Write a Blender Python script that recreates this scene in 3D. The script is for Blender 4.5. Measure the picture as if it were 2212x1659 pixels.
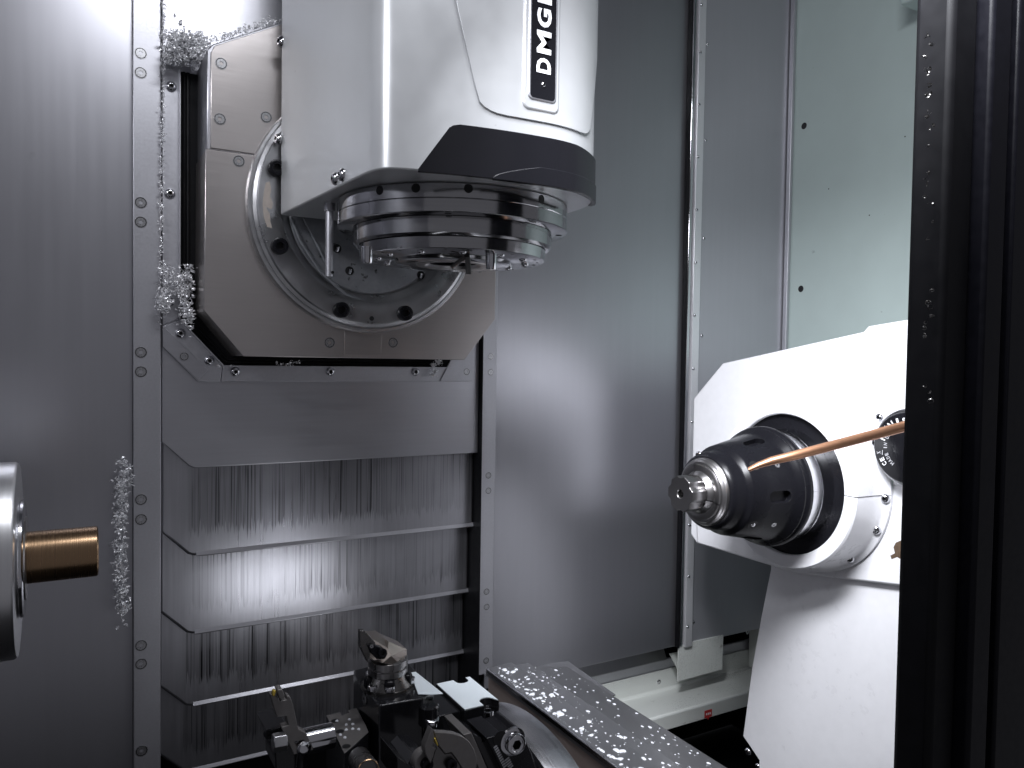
import bpy, bmesh, math, random
from mathutils import Vector, Matrix
random.seed(7)
for o in list(bpy.data.objects): bpy.data.objects.remove(o)
S = bpy.context.scene
COL = S.collection
R = math.radians
# ------------------------------------------------------------------ camera
FPX, IW, IH = 1661.0, 2212.0, 1659.0
YAW, PIT, ROL = R(29.8), R(-1.85), R(.855)
FW = Vector((math.sin(YAW)*math.cos(PIT), math.cos(YAW)*math.cos(PIT), math.sin(PIT)))
R0 = Vector((math.cos(YAW), -math.sin(YAW), 0)); U0 = R0.cross(FW)
RT = R0*math.cos(ROL)+U0*math.sin(ROL); UP = U0*math.cos(ROL)-R0*math.sin(ROL)
cam = bpy.data.cameras.new('camera'); cam.sensor_width = 36; cam.lens = 36*FPX/IW
cam.clip_start = .01; cam.clip_end = 100
camo = bpy.data.objects.new('camera', cam); COL.objects.link(camo)
camo.matrix_world = Matrix(((RT.x, UP.x, -FW.x, 0), (RT.y, UP.y, -FW.y, 0), (RT.z, UP.z, -FW.z, 0), (0, 0, 0, 1)))
S.camera = camo
def ray(x, y): return RT*(x-IW/2)-UP*(y-IH/2)+FW*FPX
def PX(x, y, X): d = ray(x, y); return d*(X/d.x)
def PY(x, y, Y): d = ray(x, y); return d*(Y/d.y)
def PZ(x, y, Z): d = ray(x, y); return d*(Z/d.z)
# ------------------------------------------------------------------ world, lamps, exposure
w = bpy.data.worlds.new('World'); S.world = w; w.use_nodes = True
w.node_tree.nodes['Background'].inputs[0].default_value = (.90, .90, 1, 1)
w.node_tree.nodes['Background'].inputs[1].default_value = .15
S.view_settings.view_transform = 'Standard'; S.view_settings.look = 'None'
S.view_settings.exposure = 0; S.view_settings.gamma = 1; S.view_settings.use_curve_mapping = False
def area(name, loc, target, sx, sy, power, col=(.92, .94, 1), spread=180):
    l = bpy.data.lights.new(name, 'AREA'); l.shape = 'RECTANGLE'; l.size = sx; l.size_y = sy
    l.energy = power; l.color = col; l.spread = R(spread)
    o = bpy.data.objects.new(name, l); COL.objects.link(o); o.location = loc
    o.rotation_euler = (Vector(target)-Vector(loc)).to_track_quat('-Z', 'Y').to_euler(); return o
area('work_lamp_bar', (.48, .52, 1.10), (.52, 1.25, 0), .85, .08, 10.8)
area('door_header_lamp', (.52, .50, .53), (1.28, .97, -.42), .46, .22, 8.5, spread=88)
area('head_side_fill', (-.60, .62, .72), (.36, 1.12, .36), .30, .10, 1.1, spread=62)  # added fill to brighten the left side of the milling head
area('cover_glow_fill', (.445, 1.12, -.56), (.34, 1.53, -.44), .27, .09, .30)  # unseen light added behind the tool blocks for the glow on the covers
# ------------------------------------------------------------------ materials
def nd(nt, t, **k):
    n = nt.nodes.new(t)
    for a, b in k.items(): setattr(n, a, b)
    return n
MATS = {}
def mat(name, base, metal=0, rough=.4, brush=None, var=.12, rvar=.1, bump=0, bscale=60, spots=None, coat=0, streak=None, spec=.5):
    m = bpy.data.materials.new(name); m.use_nodes = True; nt = m.node_tree; L = nt.links
    p = nt.nodes['Principled BSDF']
    p.inputs['Base Color'].default_value = (*base, 1); p.inputs['Metallic'].default_value = metal
    p.inputs['Roughness'].default_value = rough; p.inputs['Coat Weight'].default_value = coat
    p.inputs['Coat Roughness'].default_value = .08; p.inputs['Specular IOR Level'].default_value = spec
    tc = nd(nt, 'ShaderNodeTexCoord'); mp = nd(nt, 'ShaderNodeMapping')
    L.new(tc.outputs['Object'], mp.inputs[0]); mp.inputs['Scale'].default_value = brush or (1, 1, 1)
    n1 = nd(nt, 'ShaderNodeTexNoise'); n1.inputs['Scale'].default_value = bscale if not brush else 1
    n1.inputs['Detail'].default_value = 4; L.new(mp.outputs[0], n1.inputs['Vector'])
    n2 = nd(nt, 'ShaderNodeTexNoise'); n2.inputs['Scale'].default_value = 5; n2.inputs['Detail'].default_value = 5
    L.new(tc.outputs['Object'], n2.inputs['Vector'])
    mix = nd(nt, 'ShaderNodeMath', operation='MULTIPLY_ADD'); mix.inputs[1].default_value = .5
    L.new(n1.outputs[0], mix.inputs[0])
    h = nd(nt, 'ShaderNodeMath', operation='MULTIPLY'); h.inputs[1].default_value = .5; L.new(n2.outputs[0], h.inputs[0])
    L.new(h.outputs[0], mix.inputs[2])
    mr = nd(nt, 'ShaderNodeMapRange'); mr.inputs[1].default_value = .3; mr.inputs[2].default_value = .7
    mr.inputs[3].default_value = 1-var; mr.inputs[4].default_value = 1+var; L.new(mix.outputs[0], mr.inputs[0])
    vm = nd(nt, 'ShaderNodeVectorMath', operation='SCALE'); vm.inputs[0].default_value = base
    L.new(mr.outputs[0], vm.inputs['Scale']); out = vm.outputs[0]
    if streak:
        # rubbed zone with dark vertical marks; z = 0 is the lower edge of each plate
        sx = nd(nt, 'ShaderNodeSeparateXYZ'); L.new(tc.outputs['Object'], sx.inputs[0])
        def noise(vscale, det, rg):
            mq = nd(nt, 'ShaderNodeMapping'); mq.inputs['Scale'].default_value = vscale; L.new(tc.outputs['Object'], mq.inputs[0])
            oi = nd(nt, 'ShaderNodeObjectInfo'); rm = nd(nt, 'ShaderNodeMath', operation='MULTIPLY'); rm.inputs[1].default_value = 91; L.new(oi.outputs['Random'], rm.inputs[0])
            ad = nd(nt, 'ShaderNodeVectorMath', operation='ADD'); L.new(mq.outputs[0], ad.inputs[0]); L.new(rm.outputs[0], ad.inputs[1])
            nq = nd(nt, 'ShaderNodeTexNoise'); nq.inputs['Scale'].default_value = 1; nq.inputs['Detail'].default_value = det; nq.inputs['Roughness'].default_value = rg
            L.new(ad.outputs[0], nq.inputs['Vector']); return nq.outputs[0]
        def rng(v, a, b_, c, d):
            q = nd(nt, 'ShaderNodeMapRange'); q.inputs[1].default_value = a; q.inputs[2].default_value = b_; q.inputs[3].default_value = c; q.inputs[4].default_value = d
            L.new(v, q.inputs[0]); return q.outputs[0]
        def mth(op, a, b_):
            q = nd(nt, 'ShaderNodeMath', operation=op)
            for i_, v in enumerate((a, b_)):
                if isinstance(v, (int, float)): q.inputs[i_].default_value = v
                else: L.new(v, q.inputs[i_])
            return q.outputs[0]
        rag = rng(noise((260, .01, .01), 3, .75), .25, .75, .012, .072)          # ragged lower end
        low = mth('SUBTRACT', sx.outputs[2], rag); zone = rng(low, 0, .006, 0, 1)
        zone = mth('MULTIPLY', zone, rng(noise((5, .01, 7), 1, .5), .36, .55, .30, 1))
        zone = mth('MULTIPLY', zone, rng(sx.outputs[0], .178, .192, 0, 1))
        lines = rng(noise((230, .01, 1.5), 3, .85), .51, .66, 0, 1)
        dark = mth('MULTIPLY', zone, mth('ADD', .26, mth('MULTIPLY', lines, .70)))
        fac = mth('SUBTRACT', 1, dark)
        v2 = nd(nt, 'ShaderNodeVectorMath', operation='SCALE'); L.new(out, v2.inputs[0]); L.new(fac, v2.inputs['Scale']); out = v2.outputs[0]
    if spots:
        sc, lo, hi, colr = spots
        n5 = nd(nt, 'ShaderNodeTexNoise'); n5.inputs['Scale'].default_value = sc; n5.inputs['Detail'].default_value = 4; L.new(tc.outputs['Object'], n5.inputs['Vector'])
        r5 = nd(nt, 'ShaderNodeMapRange'); r5.inputs[1].default_value = lo; r5.inputs[2].default_value = hi; L.new(n5.outputs[0], r5.inputs[0])
        m5 = nd(nt, 'ShaderNodeMix'); m5.data_type = 'RGBA'; m5.inputs[7].default_value = (*colr, 1)
        L.new(r5.outputs[0], m5.inputs[0]); L.new(out, m5.inputs[6]); out = m5.outputs[2]
    L.new(out, p.inputs['Base Color'])
    rr = nd(nt, 'ShaderNodeMapRange'); rr.inputs[1].default_value = .3; rr.inputs[2].default_value = .7
    rr.inputs[3].default_value = max(.02, rough-rvar); rr.inputs[4].default_value = rough+rvar
    L.new(mix.outputs[0], rr.inputs[0]); L.new(rr.outputs[0], p.inputs['Roughness'])
    if bump:
        b = nd(nt, 'ShaderNodeBump'); b.inputs['Strength'].default_value = bump; b.inputs['Distance'].default_value = .0006
        L.new(n1.outputs[0], b.inputs['Height']); L.new(b.outputs[0], p.inputs['Normal'])
    MATS[name] = m; return m
mat('steel_sheet', (.50, .50, .53), .95, .36, brush=(6, 6, 170), var=.05, rvar=.05, bump=.05)
mat('steel_sheet_vertical', (.46, .46, .49), .95, .34, brush=(90, 90, 3), var=.025, rvar=.022, bump=.002, spots=(14, .70, .78, (.36, .36, .38)))
mat('cover_steel', (.46, .46, .49), .95, .32, brush=(240, 240, 6), var=.10, rvar=.06, bump=.03, streak=.12)
mat('bright_strip', (.72, .72, .74), .6, .34, bscale=250, var=.05, rvar=.05)
mat('back_panel', (.42, .42, .45), .6, .38, brush=(90, 90, 3), var=.03, rvar=.03, bump=.012)
mat('zinc_strip', (.50, .50, .53), .85, .42, bscale=250, var=.08, rvar=.07, bump=.05)
mat('satin_plate', (.55, .515, .50), .95, .30, brush=(8, 8, 260), var=.04, rvar=.04, bump=.012)
mat('silver_paint', (.54, .55, .56), .45, .34, bscale=30, var=.035, rvar=.05, bump=.008, spots=(60, .73, .78, (.40, .40, .41)))
mat('cast_grey', (.30, .31, .33), .8, .42, bscale=120, var=.15, bump=.08, spots=(70, .66, .72, (.05, .05, .05)))
mat('ring_steel', (.45, .45, .46), .95, .30, bscale=40, var=.12, rvar=.08)
mat('polished', (.62, .62, .64), 1, .12, brush=(3, 3, 300), var=.06, rvar=.04, bump=.05)
mat('nose_steel', (.40, .40, .41), 1, .12, brush=(3, 3, 300), var=.06, rvar=.03, bump=.03)
mat('chuck_steel', (.74, .74, .75), 1, .33, brush=(500, 3, 3), var=.08, rvar=.04, bump=.04)
mat('turned', (.38, .37, .37), 1, .30, brush=(400, 3, 3), var=.10, rvar=.05, bump=.08)
mat('dark_tool', (.16, .155, .15), .9, .30, bscale=90, var=.2, rvar=.1)
mat('grey_tool', (.20, .19, .185), .6, .48, bscale=150, var=.15, rvar=.1, bump=.04)
mat('tool_bronze', (.34, .30, .27), .9, .34, bscale=70, var=.15, rvar=.08)
mat('wet_steel', (.72, .72, .74), 1, .24, brush=(400, 6, 6), var=.06, rvar=.06, spots=(26, .52, .60, (.85, .87, .90)))
mat('black_oxide', (.007, .007, .009), 0, .27, bscale=25, var=.1, rvar=.03, spec=.20)
mat('black_block', (.013, .013, .015), .0, .16, bscale=200, var=.2, rvar=.05, bump=.02)
mat('black_plastic', (.008, .008, .010), 0, .24, spec=.26, bscale=900, var=.1, rvar=.05, bump=.05)
mat('rubber', (.004, .004, .005), 0, .5, spec=.14, bscale=60, var=.2)
mat('white_paint', (.78, .78, .80), 0, .32, bscale=60, var=.04, rvar=.08, bump=.02)
mat('ivory_paint', (.58, .60, .57), 0, .30, bscale=300, var=.05, rvar=.08, spots=(26, .68, .76, (.35, .36, .33)))
mat('green_paint', (.50, .59, .565), 0, .36, bscale=12, var=.04, rvar=.08, spots=(48, .74, .79, (.30, .36, .35)))
mat('copper', (.80, .43, .26), .9, .36, brush=(20, 20, 20), var=.15, rvar=.08, bump=.05)
mat('bronze', (.34, .225, .135), 1, .27, brush=(500, 4, 4), var=.10, rvar=.05, bump=.10)
mat('brown_sheet', (.52, .43, .39), .6, .32, brush=(8, 8, 120), var=.05, rvar=.05)
mat('guard_sheet', (.36, .36, .37), .9, .34, brush=(200, 8, 8), var=.06, rvar=.06)
mat('coolant', (.80, .82, .86), 0, .08, var=.02, rvar=.02)
mat('swarf', (.86, .86, .88), .45, .26, bscale=80, var=.15, rvar=.1)
mat('black_frame', (.004, .004, .006), 0, .40, spec=.12, bscale=120, var=.3, rvar=.08, bump=.03)
mat('red_label', (.45, .03, .03), 0, .4, var=.1)
mat('white_ink', (.75, .75, .76), 0, .5, var=.02)
mat('grey_ink', (.42, .42, .44), 0, .5, var=.02)
mat('yellow_insert', (.75, .55, .10), .6, .3, var=.1)
mat('bare_filler', (.33, .29, .26), 0, .6, bscale=150, var=.2)
mat('brown_chip', (.10, .065, .04), 0, .7, bscale=150, var=.3)
mat('socket_dark', (.010, .010, .011), .3, .5, var=.1)
mat('film_reflection', (.82, .89, .93), .0, .12, bscale=8, var=.10, rvar=.05)  # coolant film; its pale base colour stands in for the reflected wall
# ------------------------------------------------------------------ mesh helpers
class MB:
    def __init__(s): s.v = []; s.f = []
    def add(s, v, f):
        n = len(s.v); s.v += [Vector(q) for q in v]; s.f += [[i+n for i in q] for q in f]; return s
    def box(s, x0, x1, y0, y1, z0, z1):
        v = [(x, y, z) for z in (z0, z1) for y in (y0, y1) for x in (x0, x1)]
        return s.add(v, [(0, 2, 3, 1), (4, 5, 7, 6), (0, 1, 5, 4), (2, 6, 7, 3), (0, 4, 6, 2), (1, 3, 7, 5)])
    def obox(s, c, ax, ay, az):
        c = Vector(c); ax, ay, az = Vector(ax), Vector(ay), Vector(az)
        v = [c+ax*i+ay*j+az*k for k in (-1, 1) for j in (-1, 1) for i in (-1, 1)]
        return s.add(v, [(0, 2, 3, 1), (4, 5, 7, 6), (0, 1, 5, 4), (2, 6, 7, 3), (0, 4, 6, 2), (1, 3, 7, 5)])
    def prism(s, pts, off):
        """closed 3-D polygon pushed along the vector off"""
        n = len(pts); off = Vector(off); a = [Vector(p) for p in pts]; b = [p+off for p in a]
        return s.add(a+b, [list(range(n)), list(range(2*n-1, n-1, -1))]+[(i, i+n, (i+1) % n+n, (i+1) % n) for i in range(n)])
    def lathe(s, prof, org, axis, n=48, caps=True, lo=0, hi=2*math.pi):
        axis = Vector(axis).normalized(); org = Vector(org)
        t = Vector((0, 0, 1)) if abs(axis.z) < .9 else Vector((1, 0, 0))
        e1 = axis.cross(t).normalized(); e2 = axis.cross(e1)
        full = hi-lo > 6.28; m = n if full else n+1; v = []
        for a, r in prof:
            for i in range(m):
                th = lo+(hi-lo)*i/n; v.append(org+axis*a+(e1*math.cos(th)+e2*math.sin(th))*r)
        f = []
        for k in range(len(prof)-1):
            for i in range(n if full else n):
                j = (i+1) % m; f.append((k*m+i, k*m+j, (k+1)*m+j, (k+1)*m+i))
        if caps and full:
            if prof[0][1] > 1e-6: f.append(list(range(m-1, -1, -1)))
            if prof[-1][1] > 1e-6: f.append([(len(prof)-1)*m+i for i in range(m)])
        return s.add(v, f)
    def tube(s, path, rad, n=12, sq=1.0):
        path = [Vector(p) for p in path]; v = []; f = []
        for i, p in enumerate(path):
            d = (path[min(i+1, len(path)-1)]-path[max(i-1, 0)]).normalized()
            t = Vector((0, 0, 1)) if abs(d.z) < .9 else Vector((1, 0, 0))
            e1 = d.cross(t).normalized(); e2 = e1.cross(d)
            r = rad[i] if isinstance(rad, (list, tuple)) else rad
            ra, rb = r if isinstance(r, tuple) else (r, r*sq)
            for k in range(n):
                a = 2*math.pi*k/n; v.append(p+e1*math.cos(a)*ra+e2*math.sin(a)*rb)
        for i in range(len(path)-1):
            for k in range(n):
                f.append((i*n+k, i*n+(k+1) % n, (i+1)*n+(k+1) % n, (i+1)*n+k))
        f.append(list(range(n-1, -1, -1))); f.append([(len(path)-1)*n+k for k in range(n)])
        return s.add(v, f)
    def mesh(s, name, m, smooth=35):
        me = bpy.data.meshes.new(name); me.from_pydata([tuple(q) for q in s.v], [], s.f); me.validate()
        b = bmesh.new(); b.from_mesh(me); bmesh.ops.recalc_face_normals(b, faces=b.faces); b.to_mesh(me); b.free()
        if smooth:
            me.polygons.foreach_set('use_smooth', [True]*len(me.polygons)); me.set_sharp_from_angle(angle=R(smooth))
        me.materials.append(MATS[m]); return me
    def obj(s, name, m, parent=None, bevel=0, smooth=35, seg=2):
        o = bpy.data.objects.new(name, s.mesh(name, m, smooth)); COL.objects.link(o)
        attach(o, parent)
        if bevel:
            k = o.modifiers.new('bevel', 'BEVEL'); k.width = bevel; k.segments = seg; k.limit_method = 'ANGLE'; k.angle_limit = R(40)
            k.harden_normals = False
        return o
def wl(o):
    p = Vector((0, 0, 0))
    while o: p += o.location; o = o.parent
    return p
def attach(o, parent, at=(0, 0, 0)):
    if parent: o.parent = parent; o.location = Vector(at)-wl(parent)
    else: o.location = at
    return o
def tag(o, label, cat, group=None):
    o['label'] = label; o['category'] = cat
    if group: o['group'] = group
    return o
def thing(name, label, cat, loc, group=None):
    o = bpy.data.objects.new(name, None); COL.objects.link(o); o.location = loc; o.empty_display_size = .02
    return tag(o, label, cat, group)
def struct(o): o['kind'] = 'structure'; return o
def stuff(o): o['kind'] = 'stuff'; return o
def inst(name, me, at, parent, axis=(0, -1, 0), scale=1, roll=0):
    """copy of a shared mesh whose own axis is +Z"""
    o = bpy.data.objects.new(name, me); COL.objects.link(o); attach(o, parent, at)
    q = Vector(axis).to_track_quat('Z', 'Y'); o.rotation_euler = (q @ Matrix.Rotation(roll, 3, 'Z').to_quaternion()).to_euler()
    o.scale = (scale,)*3; return o
def pt(p): return Vector(p)
# shared fasteners, unit radius 1 (scaled), axis +Z, base on z = 0
def hexsock(mb, r, top, depth):
    pass
def screw_mesh(name, prof, m, hexr, ztop, hexd, gap=None):
    b = MB(); n = 24
    b.lathe(prof, (0, 0, 0), (0, 0, 1), n, caps=False)
    # bridge from the last ring to a hexagon, then down into the socket
    rl = prof[-1][1]; base = len(b.v)-n
    hx = [Vector((hexr*math.cos(2*math.pi*(i//4)/6)*(1-(i % 4)/4)+hexr*math.cos(2*math.pi*(i//4+1)/6)*(i % 4)/4,
                  hexr*math.sin(2*math.pi*(i//4)/6)*(1-(i % 4)/4)+hexr*math.sin(2*math.pi*(i//4+1)/6)*(i % 4)/4, ztop)) for i in range(24)]
    # align the ring start with the lathe's own start direction
    ring = b.v[base:base+n]
    def near(p): return min(range(24), key=lambda i: (hx[i].normalized()-p.normalized()).length)
    k0 = near(Vector((ring[0].x, ring[0].y, 0))+Vector((0, 0, 1e-6))) if False else None
    a0 = math.atan2(ring[0].y, ring[0].x); sgn = 1 if math.atan2(ring[1].y, ring[1].x)-a0 > 0 or abs(math.atan2(ring[1].y, ring[1].x)-a0) > 3 else -1
    def hp(a, z):
        s6 = math.pi/3; k = (a % s6)-s6/2; r = hexr*math.cos(s6/2)/math.cos(k); return Vector((r*math.cos(a), r*math.sin(a), z))
    top = []
    for i in range(n): top.append(hp(math.atan2(ring[i].y, ring[i].x), ztop))
    i0 = len(b.v); b.v += top; i1 = len(b.v); b.v += [Vector((q.x, q.y, ztop-hexd)) for q in top]
    for i in range(n):
        j = (i+1) % n; b.f.append((base+i, base+j, i0+j, i0+i)); b.f.append((i0+i, i0+j, i1+j, i1+i))
    b.f.append([i1+i for i in range(n)])
    me = b.mesh(name, m, 40)
    me.materials.append(MATS['socket_dark'])
    np_ = len(me.polygons)
    me.polygons[np_-1].material_index = 1
    for p_ in me.polygons:
        c_ = p_.center; r_ = math.hypot(c_.x, c_.y)
        if r_ < hexr*1.0 and c_.z < ztop-.02: p_.material_index = 1
        if gap and gap[0] < r_ < gap[1]: p_.material_index = 1
    return me
SC_CS = screw_mesh('countersunk_screw', [(0, 1.12), (.05, 1.10), (.05, 1.0), (-.02, .98), (-.02, .88), (.06, .86)], 'ring_steel', .40, .06, .5, (.865, .985))
SC_BT = screw_mesh('button_screw', [(0, 1.0), (.12, 1.0), (.38, .88), (.58, .66), (.66, .48)], 'polished', .40, .66, .45)
SC_CAP = screw_mesh('cap_screw', [(0, 1.0), (.85, 1.0), (.95, .96), (1.0, .86), (1.0, .66), (.93, .60)], 'black_oxide', .50, .93, .6)
SC_CAPS = screw_mesh('steel_cap_screw', [(0, 1.0), (.85, 1.0), (.95, .96), (1.0, .86), (1.0, .66), (.93, .60)], 'polished', .50, .93, .6)
def hole_mesh():
    b = MB(); b.lathe([(.02, 1.12), (.035, 1.0), (.0, .9)], (0, 0, 0), (0, 0, 1), 20, caps=False); b.lathe([(.005, .92), (.005, 0)], (0, 0, 0), (0, 0, 1), 20, caps=False)
    return b.mesh('hole', 'socket_dark', 40)
HOLE = hole_mesh()
def text_mesh(s, m, extr=.02, off=.0):
    c = bpy.data.curves.new('t', 'FONT'); c.body = s; c.extrude = extr; c.offset = off; c.resolution_u = 3
    o = bpy.data.objects.new('t', c); COL.objects.link(o); dg = bpy.context.evaluated_depsgraph_get()
    me = bpy.data.meshes.new_from_object(o.evaluated_get(dg)); bpy.data.objects.remove(o); bpy.data.curves.remove(c)
    me.materials.clear(); me.materials.append(MATS[m]); return me
def letter(name, s, m, parent, org, xd, yd, wdt, hgt, off=.0, thick=.0008):
    """lettering fitted into a box whose corner is org with axes xd, yd"""
    me = text_mesh(s, m, .02, off)
    xs = [v.co.x for v in me.vertices]; ys = [v.co.y for v in me.vertices]
    x0, x1, y0, y1 = min(xs), max(xs), min(ys), max(ys)
    xd, yd = Vector(xd).normalized(), Vector(yd).normalized(); zd = xd.cross(yd)
    org = Vector(org)
    for v in me.vertices:
        c = v.co.copy(); v.co = org+xd*((c.x-x0)/(x1-x0)*wdt)+yd*((c.y-y0)/(y1-y0)*hgt)+zd*((c.z+.02)/.04*thick)
    o = bpy.data.objects.new(name, me); COL.objects.link(o); attach(o, parent); return o
def ray_cyl(x, y, cx, cy, r):
    d = ray(x, y); a = d.x**2+d.y**2; b = -2*(d.x*cx+d.y*cy); c = cx*cx+cy*cy-r*r
    t = (-b-math.sqrt(max(0, b*b-4*a*c)))/(2*a); p = d*t; return p, Vector((p.x-cx, p.y-cy, 0)).normalized()

YW = 1.5
# ------------------------------------------------------------------ setting: machine enclosure
def sheet(name, m, x0, x1, y0, y1, z0, z1, bev=0): return MB().box(x0, x1, y0, y1, z0, z1).obj(name, m, None, bev)
wl_panel = struct(sheet('wall_left', 'steel_sheet_vertical', -.75, .092, YW+.004, YW+.02, -1.1, 1.25))
wr_panel = struct(sheet('wall_back', 'steel_sheet_vertical', .80, 1.372, YW+.004, YW+.02, -.742, 1.25, .001))
wg_panel = struct(sheet('wall_back_side', 'back_panel', 1.402, 1.735, YW-.004, YW+.016, -.742, 1.25, .001))
wall_r = struct(sheet('wall_right', 'green_paint', 1.735, 1.76, .42, YW-.006, -1.1, 1.25, .003))
struct(sheet('wall_headstock', 'steel_sheet_vertical', -.78, -.755, .1, 1.52, -1.1, 1.25))
struct(sheet('ceiling', 'steel_sheet', -.78, 1.76, .30, 1.52, 1.255, 1.275))
struct(sheet('floor', 'rubber', -.78, 1.76, .1, 2.0, -1.13, -1.105))
struct(sheet('wall_behind_covers', 'rubber', .07, .83, YW+.16, YW+.17, -1.1, 1.25))
struct(sheet('wall_sump', 'rubber', .84, 1.76, 1.66, 1.67, -1.1, -.60))
struct(sheet('wall_sump_end', 'rubber', 1.737, 1.76, YW-.004, 1.658, -1.1, -.60))
# light return flange along the corner of the right wall
e = MB().box(1.722, 1.733, YW-.02, YW-.006, -.735, 1.25).obj('corner_flange', 'zinc_strip', wall_r, .002)
for q in ((1737, 272), (1730, 624)):
    p = PX(*q, 1.735); inst('plug', HOLE, p, wall_r, (-1, 0, 0), .008)
for q in ((1790, 408), (1878, 465), (1640, 350), (1955, 295)):
    p = PX(*q, 1.735)
    if p.y < YW-.02: inst('speck', HOLE, p, wall_r, (-1, 0, 0), .0016)
lb = PX(1978, 5, 1.70); MB().box(1.66, 1.735, lb.y-.10, lb.y+.012, lb.z-.012, 1.2).obj('wall_bracket', 'green_paint', wall_r, .004)
for q in ((1528, 96), (1524, 304), (1520, 515), (1516, 725), (1498, 1344)):
    inst('screw', SC_BT, PY(*q, YW-.004), wg_panel, (0, -1, 0), .0045)
for q in ((1505, 1398), (1615, 1365)): inst('screw', SC_CS, PY(*q, YW-.004), wg_panel, (0, -1, 0), .006)
# ------------------------------------------------------------------ trim strips with screws
def strip(name, label, x0, x1, z0, z1, screws, mesh, r, th=.012, m='zinc_strip'):
    t = thing(name, label, 'trim strip', ((x0+x1)/2, YW, z0))
    MB().box(x0, x1, YW-th, YW+.002, z0, z1).obj('strip', m, t, .0012)
    for q in screws:
        p = PY(*q, YW-th-.0002); p.x = min(max(p.x, x0+r*1.35), x1-r*1.35)
        inst('screw', mesh, p, t, (0, -1, 0), r, random.random())
    return t
strip('trim_strip', 'grey metal strip with paired screws between left sheet wall and stepped covers', .0925, .1365, -1.1, 1.25,
      [(304, 115), (303, 157), (296, 437), (295, 479), (292, 761), (292, 803), (293, 1080), (294, 1123), (300, 1395), (300, 1435), (306, 1622)], SC_CS, .0090)
strip('trim_strip', 'grey metal strip with paired screws right of the stepped covers', .775, .813, -.70, 1.25,
      [(1060, 770), (1060, 804), (1055, 1027), (1055, 1060), (1051, 1278), (1051, 1311), (1050, 1427)], SC_CS, .0066)
t = strip('trim_strip', 'narrow bright strip dotted with small dome screws behind the white spindle housing', 1.380, 1.404, -.742, 1.25,
      [(1507, 8), (1508, 112), (1506, 225), (1504, 339), (1502, 453), (1499, 567), (1497, 681), (1494, 796), (1490, 911), (1484, 1135), (1481, 1246), (1478, 1355)], SC_BT, .0042, .016, 'bright_strip')
MB().box(1.366, 1.3785, YW-.010, YW+.004, -.742, 1.25).obj('edge_bead', 'polished', t, .003)
MB().box(1.3605, 1.3645, YW-.012, YW+.003, -.742, 1.25).obj('rubber_seal', 'rubber', t, .001)
# ------------------------------------------------------------------ telescopic covers
tc = thing('telescopic_cover', 'stepped stainless way covers scratched with dark vertical marks', 'way cover', (.45, YW, -.95))
lev = [1.24, -.207, -.373, -.526, -.672, -.81]
ch = .05
for i in range(5):
    y0 = YW-.004+.020*i; zt = lev[i]+ (0 if i == 0 else .03); zb = lev[i+1]
    zt = lev[i]-0 if i == 0 else lev[i]+.05
    pts = [(.1385, y0, zt), (.773, y0, zt), (.773, y0, zb), (.1385+ch+.006, y0, zb), (.1385+ch-.004, y0, zb+.004), (.1385, y0, zb+ch)]
    o = MB().prism(pts, (0, .012, 0)).obj('cover_plate', 'cover_steel' if i else 'steel_sheet', tc, .0055 if i else .002, seg=4)
    if i > 0:
        for v in o.data.vertices: v.co.z -= zb
        o.location.z += zb
        MB().prism([(.1385+ch+.010, y, z) for y, z in ((y0+.0004, zb+.009), (y0-.0026, zb+.0005), (y0-.0016, zb-.0010), (y0+.003, zb-.0006), (y0+.003, zb+.009))], (.583, 0, 0)).obj('fold_lip', 'steel_sheet', o, .0008)
MB().box(.7735, .7748, YW-.02, YW+.12, -1.0, 1.24).obj('side_seal', 'rubber', tc)
# ------------------------------------------------------------------ wiper frame round the carriage
wf = thing('wiper_frame', 'folded sheet wiper frame with screws and chips around the octagonal carriage', 'wiper frame', (.45, 1.49, -.05))
yf = YW-.010
fo = [(.1395, .60), (.1395, .045), (.1395, .012), (.197, -.049), (.752, -.049), (.752, .05)]
fi = [(.1665, .60), (.1665, .062), (.236, -.019)]
MB().prism([(x, yf, z) for x, z in ((.1395, .505), (.1395, .052), (.1665, .064), (.1665, .498))], (0, .004, 0)).obj('side_flange', 'zinc_strip', wf, .0008)
MB().prism([(x, yf, z) for x, z in ((.1395, .049), (.1395, .012), (.197, -.049), (.236, -.049), (.240, -.021), (.1675, .061))], (0, .004, 0)).obj('corner_flange', 'zinc_strip', wf, .0008)
MB().prism([(x, yf, z) for x, z in ((.2375, -.049), (.700, -.049), (.700, -.021), (.2415, -.021))], (0, .004, 0)).obj('bottom_flange', 'zinc_strip', wf, .0008)
MB().prism([(x, yf, z) for x, z in ((.676, -.049), (.752, -.049), (.752, .06), (.735, .06))], (0, -.003, 0)).obj('corner_flange', 'zinc_strip', wf, .0008)
MB().prism([(.1398, yf-.002, .013), (.198, yf-.002, -.047), (.2, yf-.002, -.044), (.215, yf-.002, -.028), (.1398, yf-.002, .05)], (0, .0015, 0)).obj('doubler', 'steel_sheet', wf, .0005)
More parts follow.
